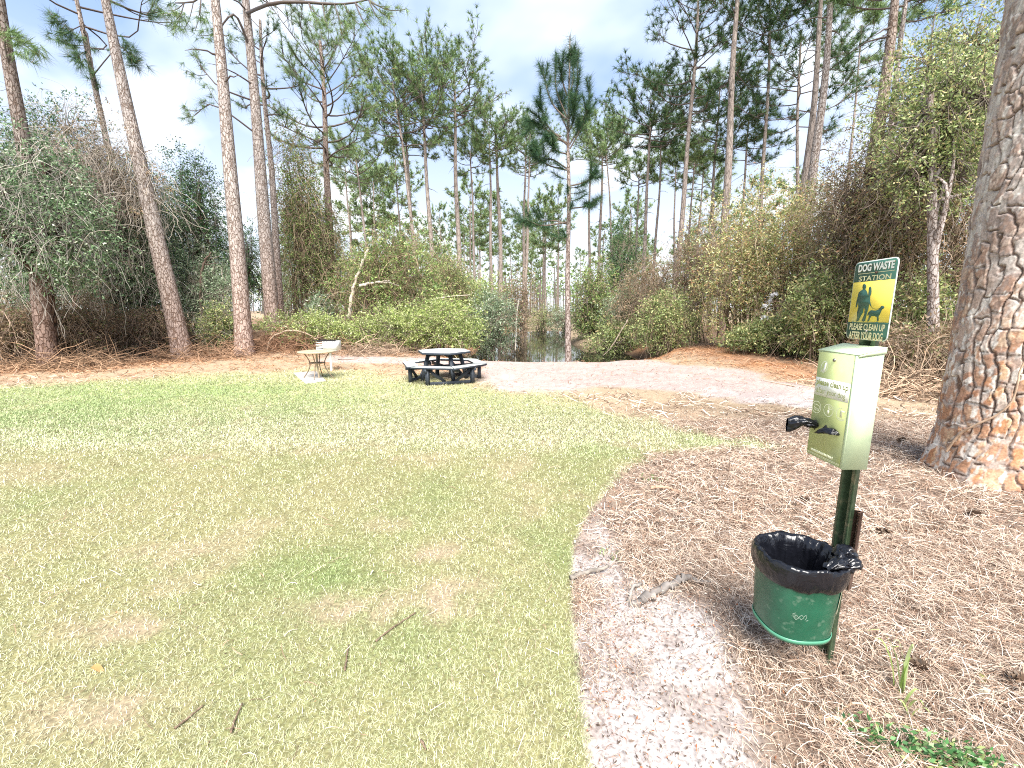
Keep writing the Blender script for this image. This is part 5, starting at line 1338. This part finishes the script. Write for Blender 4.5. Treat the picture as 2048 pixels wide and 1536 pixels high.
# ------------------------------------------------------------------ picnic table
M_pic = mat_plain("dark_stained_lumber", (.028, .036, .050), .6, 0, .35, 14, .15)
M_pict = mat_plain("weathered_pale_lumber", (.50, .52, .49), .75, 0, .14, 9, .1, dirt=((.30, .31, .29), 5, .58))
def picnic_table():
    c = np.array((-1.70, 10.5, 0.)); root = thing("picnic_table", c, "dark six sided picnic table with faded pale tops and ring of benches on the lawn", "picnic table")
    def hexa(r): return [(c[0] + r * math.cos(math.radians(170 + 60 * k)), c[1] + r * math.sin(math.radians(170 + 60 * k))) for k in range(6)]
    mb = MB(); prism(mb, hexa(.69), .700, .742, W1, .004); tt_ = mb.build("tabletop", M_pic, root, c)
    mb = MB(); prism(mb, hexa(.675), .7445, .752, W1, .002); tag(mb.build("top_boards", M_pict, tt_, c), "weathered pale table surface")
    for ang in (205, 300, 25, 120):
        a = math.radians(ang); d = np.array((math.cos(a), math.sin(a), 0))
        mb = MB(); bar(mb, c + d * .40 + (0, 0, .70), c + d * .58 + (0, 0, 0), .085, .085, W1, up=(-d[1], d[0], 0)); mb.build("leg", M_pic, root, c)
    for k, ang in enumerate((205, 300)):
        a = math.radians(ang); d = np.array((math.cos(a), math.sin(a), 0)); z_ = .352 - .005 * k
        mb = MB(); bar(mb, c - d * .90 + (0, 0, z_), c + d * .90 + (0, 0, z_), .04 + .004 * k, .09 - .012 * k, W1); mb.build("cross_beam", M_pic, root, c)
        mb = MB(); bar(mb, c - d * .45 + (0, 0, .66 - .001 * k), c + d * .45 + (0, 0, .66 - .001 * k), .05, .07 - .004 * k, W1); mb.build("top_bearer", M_pic, root, c)
    def pt(ang, r): return np.array((c[0] + r * math.cos(math.radians(ang)), c[1] + r * math.sin(math.radians(ang))))
    for k in range(3):
        ac = 290 + 120 * k; ri, ro = .80, 1.12; g_ = .974
        segs = [[pt(ac - 57, ri * g_), pt(ac - 57, ro * g_), pt(ac - .25, ro), pt(ac - .25, ri)], [pt(ac + .25, ri), pt(ac + .25, ro), pt(ac + 57, ro * g_), pt(ac + 57, ri * g_)]]
        mb = MB()
        for s_ in segs: prism(mb, s_, .402, .438, W1, .003)
        bn_ = mb.build("bench", M_pic, root, c)
        mb = MB()
        for s_ in segs:
            s2 = np.array(s_); m_ = s2.mean(0); prism(mb, m_ + (s2 - m_) * .978, .4405, .447, W1, .002)
        mb.build("bench_boards", M_pict, bn_, c)
        feet = []
        for sg in (-1, 1):
            p = pt(ac + sg * 38, .875); p3 = np.array((p[0], p[1], 0.)); feet.append(p3); rd = norm(p3 - c)
            mb = MB(); bar(mb, p3, p3 + (0, 0, .402), .085, .085, W1, up=(rd[0], rd[1], 0)); mb.build("bench_leg", M_pic, bn_, c)
            mb = MB(); bar(mb, p3 - rd * .22 + (0, 0, .36), p3 + rd * .11 + (0, 0, .36), .04, .078, W1); mb.build("bearer", M_pic, bn_, c)
        mb = MB(); bar(mb, feet[0] + (feet[1] - feet[0]) * .05 + (0, 0, .045), feet[1] + (feet[0] - feet[1]) * .05 + (0, 0, .045), .05, .07, W1); mb.build("ground_rail", M_pic, bn_, c)
        for fA, fB in ((feet[0], feet[1]), (feet[1], feet[0])):
            mb = MB(); dd = fB - fA; bar(mb, fA + dd * .05 + (0, 0, .35), fA + dd * .38 + (0, 0, .075), .038, .07, W1); mb.build("brace", M_pic, bn_, c)
picnic_table()

# ------------------------------------------------------------------ round metal table, slab, grill
M_tan = mat_plain("tan_table_enamel", (.40, .32, .22), .45, 0, .10, 12, 0, dirt=((.30, .23, .15), 8, .62))
M_bronze = mat_plain("brown_leg_metal", (.20, .145, .10), .5, .4, .25, 40)
def round_table():
    c = G(637, 758); root = thing("round_table", c, "round tan metal table on curved legs standing by the pale slab", "table")
    mb = MB(); a_ = np.linspace(0, 2 * np.pi, 40, endpoint=False); R = .445
    rg = [(.0, .700), (R - .03, .700), (R - .006, .690), (R, .700), (R, .716), (R - .006, .722), (R - .03, .720), (.0, .722)]
    v = np.concatenate([np.stack([c[0] + r * np.cos(a_), c[1] + r * np.sin(a_), np.full(40, z)], 1) for r, z in rg])
    mb.add(v, [(k * 40 + i, k * 40 + (i + 1) % 40, (k + 1) * 40 + (i + 1) % 40, (k + 1) * 40 + i) for k in range(len(rg) - 1) for i in range(40)], None, W1)
    mb.build("tabletop", M_tan, root, c)
    for k in range(4):
        a = math.radians(8 + 90 * k); d = np.array((math.cos(a), math.sin(a), 0.)); 
        q = curve_pts([c + d * r + (0, 0, z) for r, z in ((.33, .70), (.27, .62), (.20, .50), (.175, .40), (.20, .28), (.28, .14), (.36, .03), (.375, .0))], 30)
        mb = MB(); tubes(mb, q, .012, 8, W1); mb.build("leg", M_bronze, root, c, smooth=True)
    mb = MB(); th = np.linspace(0, 2 * np.pi, 48); q = np.stack([c[0] + .19 * np.cos(th), c[1] + .19 * np.sin(th), np.full(48, .42)], 1); tubes(mb, q, .009, 6, W1)
    prism(mb, [(c[0] + .18 * math.cos(t_), c[1] + .18 * math.sin(t_)) for t_ in np.linspace(0, 2 * np.pi, 24, endpoint=False)], .417, .424, W1); mb.build("shelf", M_bronze, root, c)
    mb = MB(); tubes(mb, np.array([c + (0.02, 0, 0.), c + (0, 0, .35), c + (0, 0, .70)]), .024, 10, W1); mb.build("umbrella_tube", M_tan, root, c, smooth=True)
round_table()
def slab_():
    pts = [G(a, b_)[:2] for a, b_ in ((586, 748), (612, 768), (652, 763), (632, 744))]; c = np.append(np.mean(pts, 0), 0)
    mb = MB(); prism(mb, pts, -.03, .035, W1, .008); o = mb.build("paving_slab", mat_plain("slab_concrete", (.42, .395, .37), .9, 0, .15, 14, .2, dirt=((.36, .33, .30), 4, .56)), None, c)
    tag(o, "pale concrete slab set in the grass at the round table's foot", "paving slab")
slab_()
def grill():
    Y = 12.2; c = P(662, 752, Y); c[2] = 0.; k = Y / FPX
    root = thing("park_grill", c, "white metal park grill on a post behind the round table", "grill")
    M_w = mat_plain("white_grill_enamel", (.74, .74, .70), .5, .1, .08, 10, 0, dirt=((.42, .38, .33), 7, .64)); M_so = mat_plain("sooty_iron", (.035, .032, .03), .7, .5, .3, 30)
    mb = MB(); tubes(mb, np.array([c + (.03, 0, -.05), c + (.03, 0, .30), c + (.03, 0, .615)]), .03, 12, W1); mb.build("post", M_w, root, c, smooth=True)
    w2, d2, z0, z1, t_ = .275, .21, .60, .875, .008
    mb = MB(); x0, x1, y0, y1 = c[0] - w2, c[0] + w2, c[1] - d2, c[1] + d2
    add_box(mb, x0, x1, y0, y1, z0, z0 + t_); add_box(mb, x0, x1, y1 - t_, y1, z0 + t_, z1); add_box(mb, x1 - t_, x1, y0, y1 - t_, z0 + t_, z1)
    add_box(mb, x0 + .19, x1 - t_, y0, y0 + t_, z0 + t_, z1)
    add_box(mb, x0, x0 + t_, y0, y1 - t_, z0 + t_, z0 + .10)
    for i in range(4): add_box(mb, x0, x0 + .19, y0, y0 + t_, z0 + t_ + .005 + i * .068, z0 + t_ + .037 + i * .068)
    mb.build("firebox", M_w, root, c)
    mb = MB()
    for i in range(13): tubes(mb, np.array([(x0 - .02 + .55 * i / 12. + .01, y0 - .03, z1 + .012), (x0 - .02 + .55 * i / 12. + .01, c[1], z1 + .012), (x0 - .02 + .55 * i / 12. + .01, y1 - .01, z1 + .012)]), .007, 6, W1)
    for y_ in (y0 - .028, y1 - .012): tubes(mb, np.array([(x0 - .03, y_, z1 + .004), (c[0], y_, z1 + .004), (x1 + .03, y_, z1 + .004)]), .009, 6, W1)
    mb.build("grate", M_so, root, c)
    mb = MB(); tubes(mb, np.array([(x0 + .05, y0 - .03, z1 + .01), (x0 - .03, y0 - .06, z1 + .01), (x0 - .09, y0 - .06, z1 + .0)]), .009, 6, W1); mb.build("handle", M_so, root, c)
grill()

# ------------------------------------------------------------------ sticks, roots, logs, cones, weeds
def stick(name, label, cat, pts, r0, r1, seed, col=(.30, .24, .19), forks=0, group=None, k=None, jag=.25, mat=None):
    rng = np.random.default_rng(seed); pts = np.asarray(pts, float)
    k = k or max(12, len(pts) * 6); q = curve_pts(pts, k); q = q + rng.normal(size=q.shape) * r0 * jag
    mb = MB(); rad = np.linspace(r0, r1, k) * (1 + rng.normal(size=k) * .12)
    tubes(mb, q, rad, 8, np.array(col), cap=True)
    for f in range(forks):
        a = path_at(q, np.array([rng.uniform(.25, .85)]))[0]; L = np.linalg.norm(q[-1] - q[0]) * rng.uniform(.15, .35)
        d = norm(norm(q[-1] - q[0]) + rng.normal(size=3) * np.array((.7, .7, .35))); d[2] = abs(d[2]) * .5
        e = curve_pts([a, a + d * L * .5 + rng.normal(size=3) * L * .06, a + d * L], 8); tubes(mb, e, np.linspace(r1 * .9, r1 * .4, 8), 6, np.array(col))
    mb.c[-1] = mb.c[-1] * rng.uniform(.7, 1.25, (len(mb.c[-1]), 1))
    o = mb.build(name, mat or M_wood_dead, None, pts[0], smooth=True)
    return tag(o, label, cat, group)
def on_g(L, h=.012):
    r = []
    for p_ in L:
        q = G(p_[0], p_[1]); q[2] = float(terrain(q[0], q[1])) + (p_[2] if len(p_) > 2 else h); r.append(q)
    return r
stick("surface_root", "grey weathered root breaking the sand left of the bin", "root", on_g([(1262, 1212, -.01), (1300, 1200, .035), (1345, 1180, .045), (1375, 1172, .050), (1418, 1170, .01)]), .027, .014, 701, (.19, .17, .155), jag=.3)
stick("surface_root", "short forked grey root loop beside the longer root in the sand", "root", on_g([(1258, 1205, .0), (1264, 1188, .04), (1282, 1176, .035)]), .013, .008, 702, (.22, .20, .18))
stick("stick", "grey stick lying across the lawn's dirt edge", "stick", on_g([(1140, 1165, .035), (1175, 1156, .045), (1216, 1145, .04)]), .016, .012, 703, (.20, .175, .15))
stick("stick", "short reddish stick with a pale fork on the straw left of the post", "stick", on_g([(1300, 983, .04), (1330, 986, .05), (1364, 996, .04)]), .019, .010, 704, (.30, .20, .14), forks=1)
stick("dry_stem", "thin dark dry stem looping up from the straw", "stem", on_g([(1458, 935, .10), (1456, 965, .12), (1441, 1000, .05), (1440, 1018, .01)]) , .004, .003, 705, (.15, .10, .07))
stick("branch", "pale broken branch behind the glossy weed at the photo's bottom right", "branch", on_g([(1636, 1440, .02), (1680, 1447, .03), (1740, 1468, .02)]), .013, .009, 706, (.50, .36, .22), forks=1)
stick("branch", "straight tan stick poking through the glossy weed", "branch", on_g([(1764, 1484, .035), (1795, 1512, .035), (1850, 1560, .02)]), .013, .012, 707, (.56, .40, .25))
stick("branch", "curved thin tan twig lying over the broken branch", "branch", on_g([(1672, 1436, .03), (1712, 1428, .06), (1764, 1444, .03)]), .006, .004, 708, (.46, .33, .22))
stick("branch", "dark mossy branch lying right of the post foot", "branch", on_g([(1735, 1338, .015), (1790, 1345, .02), (1836, 1352, .015)]), .016, .012, 709, (.16, .12, .09), forks=1)
for i, (lab, L) in enumerate([("thin dark twig on the lawn at the bottom left", [(352, 1468), (380, 1445), (408, 1422)]), ("crooked brown twig on the lawn near the photo's bottom", [(464, 1478), (472, 1450), (486, 1418)]),
                              ("long thin twig on the lawn below the bare patch", [(752, 1292), (790, 1262), (832, 1234)]), ("small upright looking twig on the lawn below the large bare patch", [(690, 1352), (694, 1325), (698, 1300)]),
                              ("short dark twig low on the lawn right of centre", [(842, 1492), (848, 1502), (853, 1512)]), ("thin twig on the sand near its lower left", [(1162, 1290), (1175, 1300), (1190, 1312)])]):
    stick("twig", lab, "twig", on_g(L, .03), .005, .003, 715 + i, (.17, .12, .085), group="twigs on the lawn")
stick("dead_log", "pale dead trunk leaning out of the big creeper mound", "log", [P(697, 640, 20.4), P(706, 580, 20.4), P(722, 535, 20.5), P(737, 498, 20.6)], .085, .055, 721, (.50, .43, .35))
stick("dead_log", "whitish broken limb lying level on the big creeper mound", "log", [P(718, 572, 20.0), P(745, 566, 20.0), P(775, 565, 20.1), P(800, 572, 20.2)], .075, .035, 722, (.52, .46, .39), forks=2)
stick("dead_log", "bare arching limb springing from the brush behind the grill", "log", [P(533, 700, 16.8), P(545, 675, 16.8), P(580, 661, 16.8), P(615, 668, 16.8), P(632, 678, 16.8), P(638, 664, 16.8)], .045, .018, 723, (.28, .21, .15), forks=2)
stick("dead_log", "grey fallen limb reaching left from the pond side bushes", "log", [P(862, 600, 21.0), P(895, 594, 21.0), P(940, 590, 21.2)], .045, .02, 724, (.42, .36, .29), forks=2)
stick("dead_log", "crooked dark snag between the leaning pine and the scaly pine", "log", [P(404, 640, 17.0), P(400, 575, 17.0), P(408, 525, 17.0), P(422, 505, 17.0)], .06, .025, 725, (.14, .10, .08), forks=3)
stick("branch", "pale fallen branch on the straw along the left wood edge", "branch", on_g([(165, 736, .05), (205, 728, .05), (250, 722, .03)]), .03, .015, 726, (.40, .32, .24), forks=2)
stick("branch", "dry fallen branch in the orange needles below the scaly pine", "branch", on_g([(395, 716, .05), (430, 712, .05), (470, 708, .03)]), .025, .012, 727, (.36, .27, .19), forks=2)
stick("branch", "bare branch dipping into the pond from the right bank bushes", "branch", [P(1255, 640, 20.0), P(1225, 690, 19.6), P(1206, 712, 19.4)], .03, .014, 728, (.24, .19, .15), forks=3)
stick("dead_log", "thin pale dead stem standing at the pond's left side", "log", [P(1030, 705, 22.0), P(1033, 640, 22.0), P(1037, 600, 22.0)], .035, .02, 729, (.50, .45, .38))

def brush_pile(label, px, py, Y, wpx, hpx, n, seed, col):
    rng = np.random.default_rng(seed); s = mpp(Y); W = wpx * s; H = hpx * s; c = P(px, py, Y); c[2] = float(terrain(c[0], c[1]))
    a = np.stack([c[0] + rng.normal(0, W * .28, n), c[1] + rng.normal(0, W * .2, n), np.zeros(n)], 1); a[:, 2] = c[2] + np.abs(rng.normal(0, H * .30, n)) * np.exp(-((a[:, 0] - c[0]) / W * 2.0) ** 2)
    d = norm(rng.normal(size=(n, 3)) * np.array((1, 1, .45))); L = rng.uniform(.25, 1.3, n); K = 6; p = np.zeros((n, K, 3)); p[:, 0] = a
    for i in range(1, K):
        d = norm(d + rng.normal(size=(n, 3)) * .22 + np.array((0, 0, -.06))); p[:, i] = p[:, i - 1] + d * (L / (K - 1))[:, None]
    p[:, :, 2] = np.maximum(p[:, :, 2], terrain(p[:, :, 0], p[:, :, 1]) + .01)
    mb = MB(); tubes(mb, p, np.linspace(1, .4, K)[None] * rng.uniform(.004, .014, (n, 1)), 4, np.clip(pal(rng, [col, tuple(np.array(col) * 1.6), tuple(np.array(col) * .55)], n, .25), 0, .6))
    tag(mb.build("brush_pile", M_twig, None, c), label, "brush pile")
brush_pile("rusty brush pile between the scaly pine and the grill", 580, 706, 17.4, 170, 60, 900, 731, (.23, .135, .085))
brush_pile("dry brush heap along the thicket foot at the far left", 130, 738, 12.9, 260, 40, 900, 732, (.25, .16, .10))
brush_pile("heap of dry canes at the feet of the bushes behind the picnic table", 770, 712, 17.2, 200, 40, 800, 733, (.29, .21, .15))
brush_pile("dry twig heap right of the sign near the plated bark pine", 1800, 782, 8.9, 220, 60, 900, 734, (.32, .23, .16))
brush_pile("low brush line between leaning pine and scaly pine", 410, 716, 15.6, 190, 40, 700, 735, (.24, .15, .095))

def cone_mesh(L, R, rng):
    mb = MB(); n = 90; k = np.arange(n); t_ = k / n; a = k * 2.39996; r = R * np.sin(np.pi * np.clip(.08 + t_ * .88, 0, 1)) ** .7
    pos = np.stack([np.cos(a) * r * .55, np.sin(a) * r * .55, (t_ - .5) * L], 1); ax = np.stack([np.cos(a), np.sin(a), .55 - .9 * (1 - t_)], 1)
    leaves(mb, pos, ax, R * .85, R * .75, pal(rng, [(.10, .065, .045), (.17, .12, .085), (.30, .24, .19)], n, .2, [.5, .35, .15]), rng)
    tubes(mb, np.array([(0, 0, -L * .5), (0, 0, 0), (0, 0, L * .48)]), np.array([R * .25, R * .6, R * .1]), 7, (.07, .045, .03)); return mb
cl_ = ["dark pine cone on the straw between box and plated bark pine", "small pine cone just right of the box", "open black pine cone right of the post above the bin", "pine cone in the straw left of the post", "pine cone beside the dark branch right of the post foot",
       "weathered pine cone at the photo's lower right edge", "pine cone under the plated bark pine's near flank"]
proto_c = None
for i, ((px, py), lab) in enumerate(zip([(1802, 886), (1786, 908), (1766, 1075), (1606, 1008), (1832, 1352), (2028, 1386), (1945, 1040) ], cl_)):
    g = on_g([(px, py)], .035)[0]; rng = np.random.default_rng(740 + i)
    if proto_c is None: proto_c = cone_mesh(.085, .033, rng).build("pine_cone", M_wood_dead); o = proto_c
    else: o = proto_c.copy(); COL.objects.link(o)
    o.location = tuple(g); o.rotation_euler = (1.35 + rng.normal() * .2, rng.normal() * .2, rng.uniform(0, 6.28)); tag(o, lab, "pine cone", "pine cones on the straw")

def weed(name, label, px, py, n, L, W, seed, cols, up=.8, cat="plant", spread=.04):
    rng = np.random.default_rng(seed); c = on_g([(px, py)], 0)[0]; mb = MB()
    for i in range(n):
        az = rng.uniform(0, 6.28); l = L * rng.uniform(.6, 1.2); lean = rng.uniform(.15, .9) / up * .6
        b0 = c + np.array((rng.normal() * spread, rng.normal() * spread, 0)); d = np.array((math.cos(az), math.sin(az), 0))
        q = curve_pts([b0, b0 + d * l * lean * .3 + (0, 0, l * .5), b0 + d * l * lean * .8 + (0, 0, l * .8), b0 + d * l * lean * 1.2 + (0, 0, l * .78)], 8)
        sd_ = np.array((-d[1], d[0], 0)); wd = W * np.array((.6, 1, 1, .95, .8, .6, .35, .05))
        v = np.concatenate([q - sd_ * wd[:, None] / 2, q + sd_ * wd[:, None] / 2]); mb.add(v, [(j, j + 1, 9 + j, 8 + j) for j in range(7)], None, pal(rng, cols, 1, .2)[0])
    tag(mb.build(name, M_leaf, None, c), label, cat)
weed("grass_tuft", "long bladed grass sprig growing from the straw right of the post", 1800, 1400, 7, .34, .011, 751, [(.28, .40, .10), (.40, .48, .22)], 1.3, "grass tuft", .012)
weed("grass_tuft", "pair of broad pale blades below the long bladed sprig", 1812, 1440, 4, .14, .012, 752, [(.36, .45, .16)], .8, "grass tuft", .01)
weed("weed_sprig", "small green weed at the straw's edge by the lawn corner", 1306, 962, 26, .05, .012, 753, [(.16, .28, .09), (.24, .36, .14)], .5, "weed", .05)
weed("weed_sprig", "tiny weed sprig in the sand left of the grey root", 1222, 1112, 16, .04, .009, 754, [(.22, .30, .12)], .5, "weed", .04)
def leaf_thing(label, px, py, L, W, col, seed):
    rng = np.random.default_rng(seed); c = on_g([(px, py)], .03)[0]; az = rng.uniform(0, 6.28); n = 7; mb = MB(); t_ = np.linspace(0, 1, n)
    d = np.array((math.cos(az), math.sin(az), 0)); s = np.array((-d[1], d[0], 0)); wd = W * np.sin(np.pi * np.clip(t_ * .94 + .03, 0, 1)) ** .8 / 2
    m_ = c + d * (t_[:, None] - .5) * L + np.array((0, 0, 1)) * (.012 * np.sin(t_ * 5))[:, None]
    v = np.concatenate([m_ - s * wd[:, None] + np.array((0, 0, .3)) * wd[:, None], m_, m_ + s * wd[:, None] + np.array((0, 0, .3)) * wd[:, None]])
    mb.add(v, [(j, j + 1, n + j + 1, n + j) for j in range(n - 1)] + [(n + j, n + j + 1, 2 * n + j + 1, 2 * n + j) for j in range(n - 1)], None, col)
    tag(mb.build("fallen_leaf", M_leaf, None, c), label, "leaf", "fallen leaves")
for i, (lab, px, py, L, col) in enumerate([("pale cream fallen leaf in the straw at the lower right", 1975, 1412, .09, (.62, .58, .42)), ("yellow green leaf caught upright in the straw at the lower right", 1962, 1378, .07, (.35, .42, .10)),
    ("bleached leaf on the dirt by the lawn's edge", 1150, 1090, .05, (.62, .55, .48)), ("white bit of leaf on the sand below the lawn corner", 1302, 1112, .05, (.66, .60, .54)), ("tan fallen leaf in the grass near the bottom left", 196, 1348, .07, (.50, .30, .12)),
    ("pale oval leaf lying on the lawn left of the large twig", 745, 1153, .035, (.66, .62, .46)), ("pale leaf on the dark dirt above the forked stick", 1258, 944, .05, (.62, .54, .46))]):
    leaf_thing(lab, px, py, L, L * .42, col, 760 + i)
def glossy_weed():
    rng = np.random.default_rng(771); c = on_g([(1800, 1490)], 0)[0]; mb = MB(); sb = MB()
    root = thing("glossy_weed", c, "creeping glossy green weed at the photo's bottom right corner", "weed")
    a = np.array(on_g([(1700, 1478)], .02)[0]); b_ = np.array(on_g([(1985, 1560)], .02)[0]); n = 620
    t_ = rng.random(n) ** .8; pos = a + (b_ - a) * t_[:, None]; pos[:, 1] += rng.normal(0, .042, n) * (1.1 - .5 * t_); pos[:, 0] += rng.normal(0, .02, n); pos[:, 2] += np.abs(rng.normal(0, .035, n))
    ax = norm(b_ - a) + rng.normal(size=(n, 3)) * .6 + np.array((0, 0, .5))
    leaves(mb, pos, ax, rng.uniform(.016, .034, n), rng.uniform(.009, .016, n), pal(rng, [(.06, .17, .05), (.12, .26, .09), (.22, .34, .14), (.40, .46, .18), (.03, .08, .03)], n, .25, [.3, .28, .2, .1, .12]), rng)
    st_ = np.stack([a + (b_ - a) * u for u in np.linspace(0, 1, 8)]); P_ = np.stack([st_ + np.array((rng.normal(0, .03), rng.normal(0, .05), .01)) + rng.normal(size=(8, 3)) * .008 for _ in range(9)])
    tubes(sb, P_, .0028, 4, (.26, .22, .10)); sb.build("stems", M_twig, root, c); mb.build("foliage", M_leaf, root, c)
glossy_weed()
rng = np.random.default_rng(780)
wb_ = None
for i, (px, py) in enumerate([(1544, 592), (1551, 588), (1530, 611), (1534, 634), (1526, 636), (1540, 600)]):
    c = P(px, py, 15.3)
    if wb_ is None:
        mb = MB(); n = 14; leaves(mb, rng.normal(size=(n, 3)) * .02, rng.normal(size=(n, 3)), .11, .08, np.tile((.74, .74, .76), (n, 1)), rng); wb_ = mb.build("white_blossom", M_leaf); o = wb_
    else: o = wb_.copy(); COL.objects.link(o)
    o.location = tuple(c); o.rotation_euler = tuple(rng.uniform(0, 6, 3)); tag(o, "white blossom among the leaves of the tallest yellow green bush", "blossom", "white blossoms in the bush")
